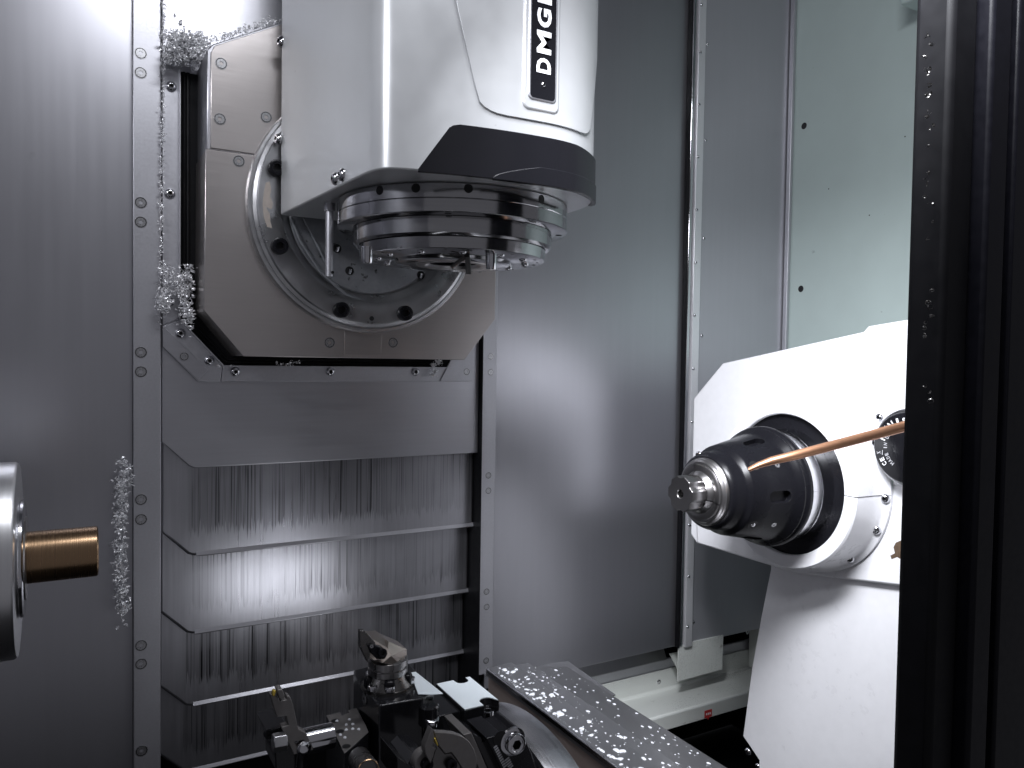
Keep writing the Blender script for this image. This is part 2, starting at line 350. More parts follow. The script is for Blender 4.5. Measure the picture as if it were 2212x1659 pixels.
# inner upright lip and rubber bellows in the gap
MB().prism([(x, yf-.012, z) for x, z in ((.1672, .5), (.1672, .062), (.2412, -.0195), (.70, -.0195), (.70, -.0215), (.2402, -.0215), (.1657, .061), (.1657, .5))], (0, .012, 0)).obj('inner_lip', 'zinc_strip', wf)
MB().prism([(x, yf+.002, z) for x, z in ((.168, .50), (.168, .062), (.2425, -.019), (.735, -.019), (.745, .10), (.745, .50))], (0, .006, 0)).obj('bellows', 'rubber', wf)
for k, (a, b) in enumerate((((.174, .50), (.174, .064)), ((.181, .50), (.181, .066)), ((.246, -.014), (.735, -.014)), ((.249, -.008), (.735, -.008)), ((.174, .064), (.246, -.014)), ((.181, .066), (.249, -.008)))):
    MB().tube([(a[0], yf+.001, a[1]), (b[0], yf+.001, b[1])], .0028, 8).obj('bellows_fold', 'rubber', wf)
for q in ((370, 187), (367, 418), (365, 652), (390, 720), (452, 779), (508, 803), (713, 803), (897, 803)):
    inst('screw', SC_BT, PY(*q, yf-.0002), wf, (0, -1, 0), .0090, random.random())
for q in ((1008, 803), (398, 770)): inst('screw', SC_CS, PY(*q, yf-.0035), wf, (0, -1, 0), .0068)
# ------------------------------------------------------------------ octagonal carriage with the rotary ring
YP = 1.38
cg = thing('rotary_carriage', 'octagonal steel carriage plate with a big bolted swivel ring behind the milling head', 'carriage', (.47, YP, 0))
lower = [(.1945, .343), (.1925, .074), (.256, -.002), (.680, -.003), (.748, .080), (.750, .343)]
upper = [(.2025, .3455), (.2025, .503), (.208, .515), (.312, .572), (.42, .628), (.75, .628), (.75, .3455)]
pl = MB().prism([(x, YP, z) for x, z in lower], (0, .004, 0)).obj('lower_plate', 'satin_plate', cg, .001)
pu = MB().prism([(x, YP-.001, z) for x, z in upper], (0, .004, 0)).obj('upper_plate', 'satin_plate', cg, .001)
MB().prism([(x, YP+.0045, z) for x, z in [(.195, .343), (.193, .075), (.2565, -.0015), (.6795, -.0025), (.7475, .0805), (.7495, .34)]], (0, .125, 0)).obj('lower_casing', 'satin_plate', cg, .002)
MB().prism([(x, YP+.0035, z) for x, z in [(.197, .3435), (.197, .508), (.206, .519), (.312, .577), (.42, .633), (.75, .633), (.75, .3435)]], (0, .125, 0)).obj('upper_casing', 'steel_sheet', cg, .002)
for q in ((478, 137), (475, 257), (575, 253)): inst('screw', SC_CS, PY(*q, YP-.0015), cg, (0, -1, 0), .0088, random.random())
for q in ((516, 348), (712, 740), (849, 740)): inst('screw', SC_CS, PY(*q, YP-.0005), cg, (0, -1, 0), .0088, random.random())
# little access hatch under the ring
h0 = PY(744, 716, YP); h1 = PY(823, 768, YP)
MB().box(h0.x, h1.x, YP-.0012, YP+.001, h1.z, h0.z+.01).obj('access_hatch', 'satin_plate', cg, .0004)
BX, BZ = .477, .264
prof = [(0, .2195), (-.012, .2195), (-.016, .217), (-.0165, .2125), (-.0150, .2115), (-.0150, .2105), (-.0175, .2095), (-.0200, .204), (-.0245, .2035), (-.026, .202), (-.026, .166), (-.024, .163), (-.012, .154), (-.010, .150), (-.010, .12), (-.010, 0)]
rg = MB().lathe(prof, (BX, YP, BZ), (0, 1, 0), 128, caps=False).obj('swivel_ring', 'ring_steel', cg)
# cast face plate in the ring, with a ribbed pocket and coolant holes
MB().lathe([(-.0115, .1485), (-.014, .146), (-.014, 0)], (BX, YP, BZ), (0, 1, 0), 96, caps=False).obj('face_plate', 'cast_grey', cg)
for q in ((755, 585), (909, 594), (728, 537)):
    inst('coolant_hole', HOLE, PY(*q, YP-.0142), cg, (0, -1, 0), .0072)
    p = PY(*q, YP-.016); MB().tube([p+Vector((0, .001, -.005)), p+Vector((.001, -.003, .003))], .0026, 8).obj('nozzle_pin', 'polished', cg)
for q in ((596, 365), (602, 533), (735, 670), (872, 677)): inst('cap_bolt', SC_CAP, PY(*q, YP-.026), cg, (0, -1, 0), .0142, random.random())
inst('hole', HOLE, PY(803, 688, YP-.0262), cg, (0, -1, 0), .004)
# curved rib cast on the face plate
ribp = [PY(*q, YP-.018) for q in ((628, 470), (648, 520), (690, 585), (745, 635), (800, 655))]
MB().tube(ribp, [.0035, .004, .004, .0035, .002], 8).obj('cast_rib', 'cast_grey', cg)
MB().tube([PY(*q, YP-.018) for q in ((655, 470), (690, 540), (715, 590))], [.002, .003, .002], 8).obj('cast_rib', 'cast_grey', cg)
# patch of flaked paint on the ring
fl = [PY(*q, YP-.0263) for q in ((583, 392), (586, 410), (583, 424), (590, 440), (586, 452), (574, 447), (583, 463), (584, 478), (588, 493), (577, 490), (570, 470), (567, 440), (570, 415), (574, 395))]
MB().prism(fl, (0, .0004, 0)).obj('flaked_patch', 'bare_filler', cg)
# ------------------------------------------------------------------ milling head
mh = thing('milling_head', 'silver swivelling milling head with black guard, polished spindle nose and nameplate', 'milling head', (.52, 1.12, .24))
ZB = .240
ctrl = [(.310, 1.345), (.3165, 1.25), (.329, 1.06), (.3345, .985), (.341, .953), (.355, .936), (.389, .9255), (.44, .9135), (.50, .9055), (.545, .903), (.585, .9035), (.62, .911), (.652, .928), (.680, .952), (.698, .985), (.706, 1.03), (.708, 1.10), (.708, 1.345)]
def catmull(P, n):
    out = []
    for i in range(len(P)-1):
        a, b, c, d = P[max(i-1, 0)], P[i], P[i+1], P[min(i+2, len(P)-1)]
        for k in range(n):
            t = k/n
            out.append(tuple(.5*((2*b[j])+(-a[j]+c[j])*t+(2*a[j]-5*b[j]+4*c[j]-d[j])*t*t+(-a[j]+3*b[j]-3*c[j]+d[j])*t**3) for j in range(2)))
    out.append(P[-1]); return out
plan = [ctrl[0], ctrl[1], ctrl[2]]+catmull(ctrl[2:17], 6)[1:]+[ctrl[17]]
cum = [0]
for a, b in zip(plan, plan[1:]): cum.append(cum[-1]+math.hypot(b[0]-a[0], b[1]-a[1]))
def surf(s, z, off=0):
    s = min(max(s, 0), cum[-1]-1e-6); i = max(k for k in range(len(cum)-1) if cum[k] <= s)
    t = (s-cum[i])/(cum[i+1]-cum[i]); a, b = plan[i], plan[i+1]
    def nrm(k):
        p, q = plan[max(k-1, 0)], plan[min(k+1, len(plan)-1)]; d = Vector((q[0]-p[0], q[1]-p[1])).normalized(); return Vector((d.y, -d.x))
    n = (nrm(i)*(1-t)+nrm(i+1)*t).normalized()
    if n.dot(Vector((a[0]-.52, a[1]-1.15))) < 0: n = -n
    return Vector((a[0]+(b[0]-a[0])*t+n.x*off, a[1]+(b[1]-a[1])*t+n.y*off, z))
def s_at(px, py, z):
    """arc position on the casing seen at a pixel"""
    best = None
    for k in range(1600):
        s = cum[-1]*k/1600; p = surf(s, z); d = p-Vector((0, 0, 0))
        u = IW/2+FPX*d.dot(RT)/d.dot(FW)
        nn = surf(s, z, .01)-p
        if nn.dot(p) < 0:
            e_ = abs(u-px)
            if best is None or e_ < best[0]: best = (e_, s)
    return best[1]
mb = MB(); n = len(plan)
mb.v = [Vector((x, y, ZB)) for x, y in plan]+[Vector((x, y, 1.15)) for x, y in plan]
mb.f = [(i, i+1, i+1+n, i+n) for i in range(n-1)]+[(n-1, 0, n, 2*n-1), list(range(n-1, -1, -1)), list(range(n, 2*n))]
body = mb.obj('casing', 'silver_paint', mh, .0025, smooth=30)
def patch(name, m, s0, s1, zlo, zhi, off, parent, ns=40, nz=6, bevel=0, under=-.002):
    """curved cover lying on the casing between s0 and s1; zlo and zhi may be functions of s"""
    b = MB(); fl_ = lambda f, s: f(s) if callable(f) else f
    for lay in (off, under):
        for i in range(ns+1):
            s = s0+(s1-s0)*i/ns
            for k in range(nz+1):
                z = fl_(zlo, s)+(fl_(zhi, s)-fl_(zlo, s))*k/nz; b.v.append(surf(s, z, lay))
    w_ = nz+1; N = (ns+1)*w_
    for i in range(ns):
        for k in range(nz):
            a = i*w_+k; b.f.append((a, a+w_, a+w_+1, a+1)); b.f.append((a+N, a+N+1, a+N+w_+1, a+N+w_))
    for i in range(ns):
        a = i*w_; b.f.append((a, a+N, a+N+w_, a+w_)); a = i*w_+nz; b.f.append((a, a+w_, a+N+w_, a+N))
    for k in range(nz):
        a = k; b.f.append((a, a+1, a+N+1, a+N)); a = ns*w_+k; b.f.append((a, a+N, a+N+1, a+1))
    return b.obj(name, m, parent, bevel)
# black guard round the front lower edge
sg0 = s_at(903, 371, ZB); sg1 = s_at(972, 288, .30); sg2 = s_at(1283, 345, .30); sge = min(sg2+.03, cum[-1])
def gtop(s):
    if s < sg1:
        t = (s-sg0)/(sg1-sg0); return ZB+.002+.0585*t
    if s < sg1+.012: return .3005+.003*((s-sg1)/.012)
    return .3035-.004*max(0, (s-sg2+.08)/.08) if s < sg2 else .2995-1.2*(s-sg2)
guard = patch('black_guard', 'black_plastic', sg0, sge, ZB-.0015, gtop, .0035, mh, 70, 6, .0015, under=-.003)
patch('guard_lip', 'black_plastic', sg0+.10, sge-.012, ZB-.003, lambda s: ZB+.001+.021*max(0, min(1, (s-sg0-.10)/.07))**.7, .0050, guard, 50, 3, .0012)
# raised front cover panel (its edge is the thin dark line)
def edge_patch(name, m, rows, off, parent, bevel=.0012):
    b = MB(); ns = 24
    for lay in (off, -.002):
        for z, a, c in rows:
            for i in range(ns+1): b.v.append(surf(a+(c-a)*i/ns, z, lay))
    w_ = ns+1; nr = len(rows); N = w_*nr
    for r_ in range(nr-1):
        for i in range(ns):
            a = r_*w_+i; b.f.append((a, a+1, a+w_+1, a+w_)); b.f.append((a+N, a+N+w_, a+N+w_+1, a+N+1))
        for a in (r_*w_, r_*w_+ns): b.f.append((a, a+w_, a+w_+N, a+N))
    for i in range(ns):
        for a in (i, (nr-1)*w_+i): b.f.append((a, a+1, a+1+N, a+N))
    return b.obj(name, m, parent, bevel)
zz = [(.3235, 1095, 1250), (.3245, 1075, 1258), (.327, 1058, 1264), (.331, 1044, 1268), (.337, 1034, 1271), (.36, 1024, 1275), (.40, 1008, 1281), (.45, 989, 1288), (.50, 972, 1293), (.60, 948, 1296)]
rows = [(z, s_at(a, 0, z), s_at(c, 0, z)) for z, a, c in zz]
rows += [(.9, rows[-1][1], rows[-1][2])]
fc = edge_patch('front_cover', 'silver_paint', rows, .003, mh)
# nameplate: raised bezel, black plate, letters
yb = .8992
def rr(x0, x1, z0, z1, r, y, n=5, top=True):
    pts = []
    for cx, cz, a0 in ((x1-r, z0+r, -90), (x1-r, z1-r, 0), (x0+r, z1-r, 90), (x0+r, z0+r, 180)):
        for k in range(n+1):
            a = R(a0+90*k/n); pts.append((cx+r*math.cos(a), y, cz+r*math.sin(a)))
    return pts
MB().prism(rr(.5245, .5825, .3365, .72, .010, yb-.0015), (0, .007, 0)).obj('bezel', 'silver_paint', mh, .0025)
MB().prism(rr(.5315, .5765, .350, .71, .007, yb-.0035), (0, .004, 0)).obj('bezel_rim', 'zinc_strip', mh, .0012)
plate = MB().prism(rr(.5345, .5735, .3525, .708, .005, yb-.0042), (0, .003, 0)).obj('nameplate', 'black_plastic', mh)
inst('plate_screw', SC_BT, (.5545, yb-.0042, .3715), plate, (0, -1, 0), .0035)
for ch_, a, b_ in (('D', .3865, .4065), ('M', .4125, .4425), ('G', .4475, .4725), ('M', .479, .509), ('O', .514, .540), ('R', .546, .570), ('I', .576, .584)):
    letter('letter', ch_, 'white_ink', plate, (.5655, yb-.0044, a), (0, 0, 1), (-1, 0, 0), b_-a, .0225, off=.035, thick=-.0006 if False else .0006)
# dome screws on the side
for q in ((726, 386), (741, 378)):
    s_ = s_at(*q, .255); p = surf(s_, 0); d = ray(*q); p.z = d.z*p.y/d.y; nn = surf(s_, p.z, .01)-p
    inst('dome_screw', SC_BT, p, mh, nn, .0095)
for q in ((606, 90), (600, 300)):
    inst('dome_screw', SC_BT, PY(*q, 1.343)+Vector((.002, 0, 0)), mh, (-1, -.3, 0), .010)
# spindle flange stack
FX, FY = .529, 1.12
def ring(name, prof, m): return MB().lathe([(z, r) for z, r in prof], (FX, FY, 0), (0, 0, 1), 128, caps=True).obj(name, m, mh)
fl1 = ring('flange', [(.2395, .1775), (.2385, .181), (.2195, .181), (.2185, .1802), (.2175, .181), (.2005, .181), (.1995, .1795)], 'nose_steel')
fl2 = ring('clamp_ring', [(.1994, .155), (.1985, .157), (.1760, .157), (.1735, .1535), (.1725, .1525)], 'nose_steel')
fl3 = ring('spindle_nose', [(.1724, .147), (.1715, .148), (.1560, .146), (.1545, .143), (.1545, .095), (.1535, .0935), (.1495, .091), (.148, .088), (.148, .052), (.150, .05), (.154, .048), (.165, .030)], 'nose_steel')
MB().lathe([(.153, .060), (.1475, .058), (.1475, .045), (.152, .040)], (FX, FY, 0), (0, 0, 1), 64, caps=False).obj('taper_ring', 'turned', mh)
for q in ((820, 411), (898, 406), (1012, 407), (1170, 430)):
    p, nn = ray_cyl(*q, FX, FY, .1812); inst('socket_screw', SC_CAP if False else HOLE, p, fl1, nn, .0056)
p, nn = ray_cyl(912, 512, FX, FY, .1472); inst('set_screw', HOLE, p, fl3, nn, .003)
for k in range(12):
    a = 2*math.pi*k/12+.2; inst('face_screw', SC_BT, (FX+.118*math.cos(a), FY+.118*math.sin(a), .1545), fl3, (0, 0, -1), .006)
for k in range(24):
    a = 2*math.pi*k/24; inst('tapped_hole', HOLE, (FX+.135*math.cos(a), FY+.135*math.sin(a), .1543), fl3, (0, 0, -1), .0022)
for k in range(8):
    a = 2*math.pi*k/8+.3; inst('flange_screw', HOLE, (FX+.169*math.cos(a), FY+.169*math.sin(a), .1993), fl1, (0, 0, -1), .0045)
# drive keys, coolant pipes and nozzles under the nose
for q in ((793, 533), (1061, 548)):
    p = PZ(*q, .1545); MB().lathe([(0, .0085), (-.012, .0082), (-.022, .0075), (-.0235, .0066)], p, (0, 0, 1), 20).obj('drive_key', 'polished', fl3)
pa = PY(712, 455, 1.20); pb = PY(712, 597, 1.20)
MB().lathe([(0, .0085), (-.012, .0085), (-.013, .0062), (pb.z-ZB, .0058), (pb.z-ZB-.001, .0045)], (pa.x, 1.20, ZB), (0, 0, 1), 20).obj('coolant_pipe', 'zinc_strip', mh)
inst('pipe_outlet', HOLE, (pb.x+.003, 1.1938, pb.z+.006), mh, (0, -1, 0), .0022)
pa = PZ(1010, 556, .150); MB().tube([pa, pa+Vector((.001, -.002, -.024))], .0042, 12).obj('nozzle', 'dark_tool', fl3)
inst('nozzle_outlet', HOLE, pa+Vector((.001, -.002, -.0243)), fl3, (0, 0, -1), .0036)
pa = PZ(1003, 556, .150); MB().tube([pa, pa+Vector((-.019, .004, -.016))], .0035, 12).obj('nozzle', 'dark_tool', fl3)
# ------------------------------------------------------------------ left chuck and bar
AY, AZ = 1.0, -.228
def latheX(prof, n=72, caps=True): return MB().lathe(prof, (0, AY, AZ), (1, 0, 0), n, caps)
ck = thing('spindle_chuck', 'polished steel chuck nose cut off by the picture edge at left', 'chuck', (-.2, AY, AZ-.106))
latheX([(-.40, .106), (-.20, .106), (-.199, .104), (-.196, .104), (-.195, .106), (-.0545, .1065), (-.0515, .1045)], 96).obj('chuck_body', 'chuck_steel', ck)
latheX([(-.0514, .062), (-.049, .064), (-.0465, .0635), (-.0455, .0615)], 72).obj('collet_ring', 'polished', ck)
latheX([(-.0454, .046), (-.044, .045), (-.0435, .040)], 64).obj('collet_face', 'turned', ck)
b = latheX([(-.0434, .0285), (.024, .0285), (.0255, .027), (.0256, .0)], 72).obj('bronze_bar', 'bronze')
tag(b, 'turned bronze round bar clamped in the left chuck', 'bar')
# ------------------------------------------------------------------ counter spindle housing
XF = 1.245
hs = thing('spindle_housing', 'white painted counter spindle housing with round collar and screws', 'housing', (1.45, 1.0, -.42))
face = [(1.331, -.084), (1.242, -.002), (.897, .059), (.887, .069), (.50, .116), (.50, -.335), (1.03, -.417), (1.31, -.417), (1.331, -.400)]
MB().prism([(XF, y, z) for y, z in face], (.48, 0, 0)).obj('housing_body', 'white_paint', hs, .004)
MB().prism([(XF-.002, y, z) for y, z in ((.90, -.012), (.52, .03), (.52, -.205), (.84, -.210), (.90, -.12))], (.004, 0, 0)).obj('access_panel', 'white_paint', hs, .0015)
MB().prism([(XF-.012, y, z) for y, z in ((1.305, -.30), (1.24, -.30), (1.03, -.405), (1.06, -.412), (1.295, -.412))], (.014, 0, 0)).obj('lower_step', 'white_paint', hs, .003)
col = latheX([(1.244, .1725), (1.2385, .1725), (1.2365, .170), (1.234, .166), (1.230, .163), (1.205, .160), (1.168, .158), (1.165, .1555), (1.165, .1345), (1.167, .1325), (1.175, .1325)], 128, False).obj('collar', 'white_paint', hs)
latheX([(1.176, .1327), (1.176, .0)], 96, False).obj('collar_bore', 'black_plastic', hs)
# split line of the collar
for s_ in (-1, 1):
    MB().box(1.1655, 1.236, AY+s_*.1325-.0004, AY+s_*.1325+.0004, 0, 0) if False else None
sl = MB(); sl.prism([(1.1646, AY-.134, AZ-.0004), (1.1646, AY-.1565, AZ-.0004), (1.168, AY-.1586, AZ-.0004), (1.2055, AY-.1606, AZ-.0004), (1.2302, AY-.1637, AZ-.0004), (1.2367, AY-.1707, AZ-.0004), (1.2387, AY-.173, AZ-.0004), (1.2387, AY-.15, AZ-.0004), (1.17, AY-.134, AZ-.0004)], (0, 0, .0008)); sl.obj('split_line', 'socket_dark', hs)
for q, X, r_ in (((1819, 886), XF-.002, .0092), ((1510, 982), XF, .009), ((1900, 902), XF-.002, .008)): inst('screw', SC_BT, PX(*q, X), hs, (-1, 0, 0), r_, random.random())
for th in (4, 25, 53, -30, 85, 130, 180, 215):
    a = R(th); inst('screw', SC_BT, (1.2325, AY-.1655*math.cos(a), AZ-.1655*math.sin(a)+.006), hs, (-1, -.35*math.cos(a), -.35*math.sin(a)), .0085, random.random())
# chipped paint patch
cp = [PX(*q, XF-.0004) for q in ((1935, 1172), (1945, 1168), (1962, 1178), (1975, 1182), (1975, 1205), (1948, 1209), (1938, 1203), (1926, 1208), (1923, 1200), (1933, 1195), (1930, 1182))]
MB().prism(cp, (.0003, 0, 0)).obj('paint_chip', 'brown_chip', hs)
# pale strip of sealant beside the probe cap
MB().prism([PX(*q, XF-.0035) for q in ((1898, 1066), (1926, 1072), (1930, 1020), (1926, 1020), (1922, 1062), (1899, 1060))], (.0012, 0, 0)).obj('sealant', 'green_paint', hs)
# ------------------------------------------------------------------ collet chuck of the counter spindle
cc = thing('collet_chuck', 'black conical collet chuck with oval slots on the white counter spindle', 'chuck', (1.1, AY, AZ-.11))
latheX([(1.1755, .105), (1.148, .105), (1.147, .103), (1.144, .103), (1.143, .1065), (1.120, .1065), (1.119, .105)], 96).obj('back_ring', 'polished', cc)
bodyc = latheX([(1.1185, .108), (1.114, .1105), (1.108, .1105), (1.104, .108), (1.102, .1065), (1.098, .107), (1.094, .1045), (1.088, .099), (1.080, .0955), (1.040, .0875), (1.006, .0805), (1.002, .0785), (.998, .073), (.992, .0705), (.978, .069), (.970, .066), (.9665, .062)], 96).obj('chuck_body', 'black_oxide', cc)
latheX([(.9664, .0605), (.9625, .0590), (.9605, .0565), (.9595, .0545), (.9565, .0525), (.9560, .0505)], 72).obj('collet_nut', 'turned', cc)
ncol = 3
for k in range(ncol):
    a0 = 2*math.pi*k/ncol+.02+.3; a1 = 2*math.pi*(k+1)/ncol-.02+.3
    MB().lathe([(.9562, .050), (.9535, .0495), (.9525, .048), (.9525, .0375), (.950, .036), (.944, .031), (.9435, .024), (.956, .024)], (0, AY, AZ), (1, 0, 0), 20, False, a0, a1).obj('collet_segment', 'turned', cc)
# oval slots, sunk screws and balls on the cone: placed by the angle round the axis
def cone_r(x): return .0805+(x-1.006)*(.0955-.0805)/(1.080-1.006)
def slot(name, xa, xb, th, wr, m, lift=.0006):
    """an elongated flat-bottomed pocket rim lying on the cone"""
    b = MB(); pts = []
    for k in range(28):
        a = 2*math.pi*k/28; hx = (xb-xa)/2-wr; u = (xa+xb)/2+(hx if math.cos(a) > 0 else -hx)+wr*math.cos(a); v = wr*math.sin(a)
        r_ = cone_r(u)+lift; t_ = th+v/r_; pts.append(Vector((u, AY-r_*math.cos(t_), AZ+r_*math.sin(t_))))
    c_ = sum(pts, Vector())/28; nn = Vector((-.2, -math.cos(th), math.sin(th))).normalized()
    inner = [c_+(p-c_)*.90-nn*.002*0 for p in pts]; low = [c_+(p-c_)*.88-nn*.0035+nn*.003 for p in pts]
    b.v = pts+inner+low; N = 28
    for i in range(N):
        j = (i+1) % N; b.f += [(i, j, N+j, N+i), (N+i, N+j, 2*N+j, 2*N+i)]
    b.f.append([2*N+i for i in range(N)]); return b.obj(name, m, bodyc)
def cut(target, cutter):
    md = target.modifiers.new('cut', 'BOOLEAN'); md.operation = 'DIFFERENCE'; md.object = cutter; md.solver = 'EXACT'
    dg = bpy.context.evaluated_depsgraph_get(); me = bpy.data.meshes.new_from_object(target.evaluated_get(dg))
    target.modifiers.remove(md); old = target.data; target.data = me; bpy.data.meshes.remove(old)
    cm = cutter.data; bpy.data.objects.remove(cutter); bpy.data.meshes.remove(cm)
    me.polygons.foreach_set('use_smooth', [True]*len(me.polygons)); me.set_sharp_from_angle(angle=R(35))
for th in (R(72), R(-1), R(150), R(-72)):
    nn = Vector((-.18, -math.cos(th), math.sin(th))).normalized(); ax = Vector((1, 0, 0)); ax = (ax-nn*ax.dot(nn)).normalized(); bx_ = nn.cross(ax)
    c_ = Vector((1.056, AY-cone_r(1.056)*math.cos(th), AZ+cone_r(1.056)*math.sin(th))); pts = []
    for k in range(24):
        a = 2*math.pi*k/24; pts.append(c_-nn*.010+ax*((.0115 if math.cos(a) > 0 else -.0115)+.0105*math.cos(a))+bx_*.0105*math.sin(a))
    cutter = MB().prism(pts, nn*.03).obj('cutter', 'black_oxide'); cut(bodyc, cutter)
    MB().prism([p_+nn*.0004 for p_ in pts], nn*.0006).obj('slot_floor', 'socket_dark', bodyc) if False else None
bvl = bodyc.modifiers.new('bevel', 'BEVEL'); bvl.width = .0008; bvl.segments = 2; bvl.limit_method = 'ANGLE'; bvl.angle_limit = R(50)
for th, x, r_ in ((R(34), 1.062, .0045), (R(-36), 1.06, .0045)):
    rr_ = cone_r(x); inst('set_screw', SC_CS, (x, AY-rr_*math.cos(th), AZ+rr_*math.sin(th)), bodyc, (-.2, -math.cos(th), math.sin(th)), r_)
for th in (R(38), R(-38)):
    x = 1.018; rr_ = cone_r(x); c_ = Vector((x, AY-rr_*math.cos(th), AZ+rr_*math.sin(th))); nn = Vector((-.2, -math.cos(th), math.sin(th))).normalized()
    inst('screw_pocket', HOLE, c_, bodyc, nn, .0085); MB().lathe([(-.004, .0045), (.0005, .0043), (.002, .003), (.0026, 0)], c_, nn, 16, False).obj('ball_plunger', 'polished', bodyc)
# ------------------------------------------------------------------ fluted workpiece held in the collet
wp = thing('workpiece', 'small steel workpiece with scalloped rim and centre bore held in the collet', 'workpiece', (.92, AY, AZ-.031))
fl_pts = []
for k in range(96):
    a = 2*math.pi*k/96; lob = math.cos(6*a); r_ = .0315-(.0038*max(0, -lob)**1.0)-(.0006 if lob > .6 else 0); fl_pts.append((r_*math.cos(a), r_*math.sin(a)))
b = MB(); N = 96
for x, sc_ in ((.9100, .975), (.9112, 1), (.9415, 1), (.9430, .97)): b.v += [Vector((x, AY+p[0]*sc_, AZ+p[1]*sc_)) for p in fl_pts]
for k in range(3):
    for i in range(N): j = (i+1) % N; b.f.append((k*N+i, k*N+j, (k+1)*N+j, (k+1)*N+i))
i0 = len(b.v); b.v += [Vector((.9100, AY+.0085*math.cos(2*math.pi*i/N), AZ+.0085*math.sin(2*math.pi*i/N))) for i in range(N)]
i1 = len(b.v); b.v += [Vector((.9115, AY+.007*math.cos(2*math.pi*i/N), AZ+.007*math.sin(2*math.pi*i/N))) for i in range(N)]
i2 = len(b.v); b.v += [Vector((.930, AY+.007*math.cos(2*math.pi*i/N), AZ+.007*math.sin(2*math.pi*i/N))) for i in range(N)]
for i in range(N):
    j = (i+1) % N; b.f += [(i, i0+i, i0+j, j), (i0+i, i1+i, i1+j, i0+j), (i1+i, i2+i, i2+j, i1+j)]
b.f.append([i2+i for i in range(N)]); b.f.append([3*N+i for i in range(N)])
b.obj('scalloped_body', 'turned', wp)
latheX([(.9431, .0225), (.957, .0225)], 40).obj('shank', 'turned', wp)
for th in (R(0), R(60), R(120)): inst('cross_hole', HOLE, (.932, AY-.0300*math.cos(th), AZ+.0300*math.sin(th)), wp, (0, -math.cos(th), math.sin(th)), .0036)
# ------------------------------------------------------------------ black probe cap with printing
pc = thing('probe_cap', 'black round cap with white printing on the white housing behind the copper tube', 'cap', (XF-.02, .784, -.195))
cy_, cz_, xr = .786, -.139, XF-.034
cap = MB().lathe([(.032, .060), (.004, .060), (.0015, .0588), (0, .0565), (0, 0)], (xr, cy_, cz_), (1, 0, 0), 80, caps=False).obj('cap_body', 'black_plastic', pc)
MB().lathe([(.034, .066), (.012, .066), (.0105, .0645), (.0105, .0602)], (xr, cy_, cz_), (1, 0, 0), 80, caps=False).obj('cap_rim', 'ring_steel', pc)
def arc_text(txt, rad, th0, step, size, m, wd=.62, flip=False):
    for k, c_ in enumerate(txt):
        if c_ == ' ': continue
        th = th0-step*k*(1 if not flip else -1); a = R(th)
        # picture right is -Y on this face, picture up is +Z
        rd = Vector((0, -math.cos(a), math.sin(a))); tg = Vector((0, -math.sin(a), -math.cos(a)))
        if flip: up_ = -rd; xd = -tg
        else: up_ = rd; xd = tg
        ww = size*wd*(.4 if c_ == 'I' else 1.2 if c_ in 'MW' else 1)
        o_ = Vector((xr-.0006, cy_, cz_))+rd*rad-xd*(ww/2)-up_*(size/2)
        letter('letter', c_, m, cap, o_, xd, up_, ww, size, off=.02, thick=.0005)
arc_text('RENISHAW', .0445, 160, 17, .0135, 'white_ink', .72)
arc_text('MADE IN UK', .036, 232, -0+9.5, .0062, 'grey_ink', .66)
arc_text('CE', .0475, 220, 10, .0082, 'white_ink', .7)
arc_text('X', .0495, 195, 9, .0075, 'grey_ink', .6)
MB().box(xr-.0010, xr-.0004, cy_+.0405, cy_+.0418, cz_-.016, cz_-.008).obj('printed_bar', 'grey_ink', cap)
# ------------------------------------------------------------------ copper coolant tube
path = [PY(1618, 1014, .735), PY(1640, 1004, .725), PY(1668, 995, .715), PY(1720, 983, .69), PY(1800, 962, .64), PY(1880, 941, .585), PY(1965, 918, .525), PY(2040, 897, .495), PY(2120, 880, .485)]
ct = MB().tube(path, [(.0062, .0030), (.0068, .0042), (.0068, .0056), (.0064, .0062), .0062, .0062, .0062, .0062, .0062], 16).obj('copper_tube', 'copper')
tag(ct, 'bare copper coolant tube with flattened tip crossing in front of the black chuck', 'tube')
MB().tube([path[0]+(path[0]-path[1])*.02, path[0]+(path[1]-path[0])*.1], [(.0050, .0018), (.0050, .0018)], 14).obj('tube_mouth', 'socket_dark', ct)
# ------------------------------------------------------------------ white skirt below the housing
sk = thing('spindle_skirt', 'white painted sheet skirt below the counter spindle housing', 'skirt', (1.3, 1.0, -1.1))
XS = 1.258
sq = [PX(*q, XS) for q in ((1665, 1230), (1645, 1330), (1625, 1440), (1605, 1590), (1640, 1642))]
skp = [(sq[0].y, -.405)]+[(p_.y, p_.z) for p_ in sq]+[(sq[4].y, -1.1), (.45, -1.1), (.45, -.325), (1.0, -.400)]
MB().prism([(XS, y, z) for y, z in skp], (.004, 0, 0)).obj('skirt_sheet', 'white_paint', sk, .0012)
MB().prism([(XS+.0045, y-.002, z) for y, z in skp[:7]]+[(XS+.0045, 1.0, -1.09), (XS+.0045, 1.0, -.405)], (.35, 0, 0)).obj('skirt_return', 'white_paint', sk, .003)
for q in ((1607, 1618),): inst('screw', SC_BT, PX(*q, XS-.0005)+Vector((0, -.012, 0)), sk, (-1, 0, 0), .008)
inst('screw', SC_BT, PX(1637, 1655, XS), sk, (-1, 0, 0), .006)
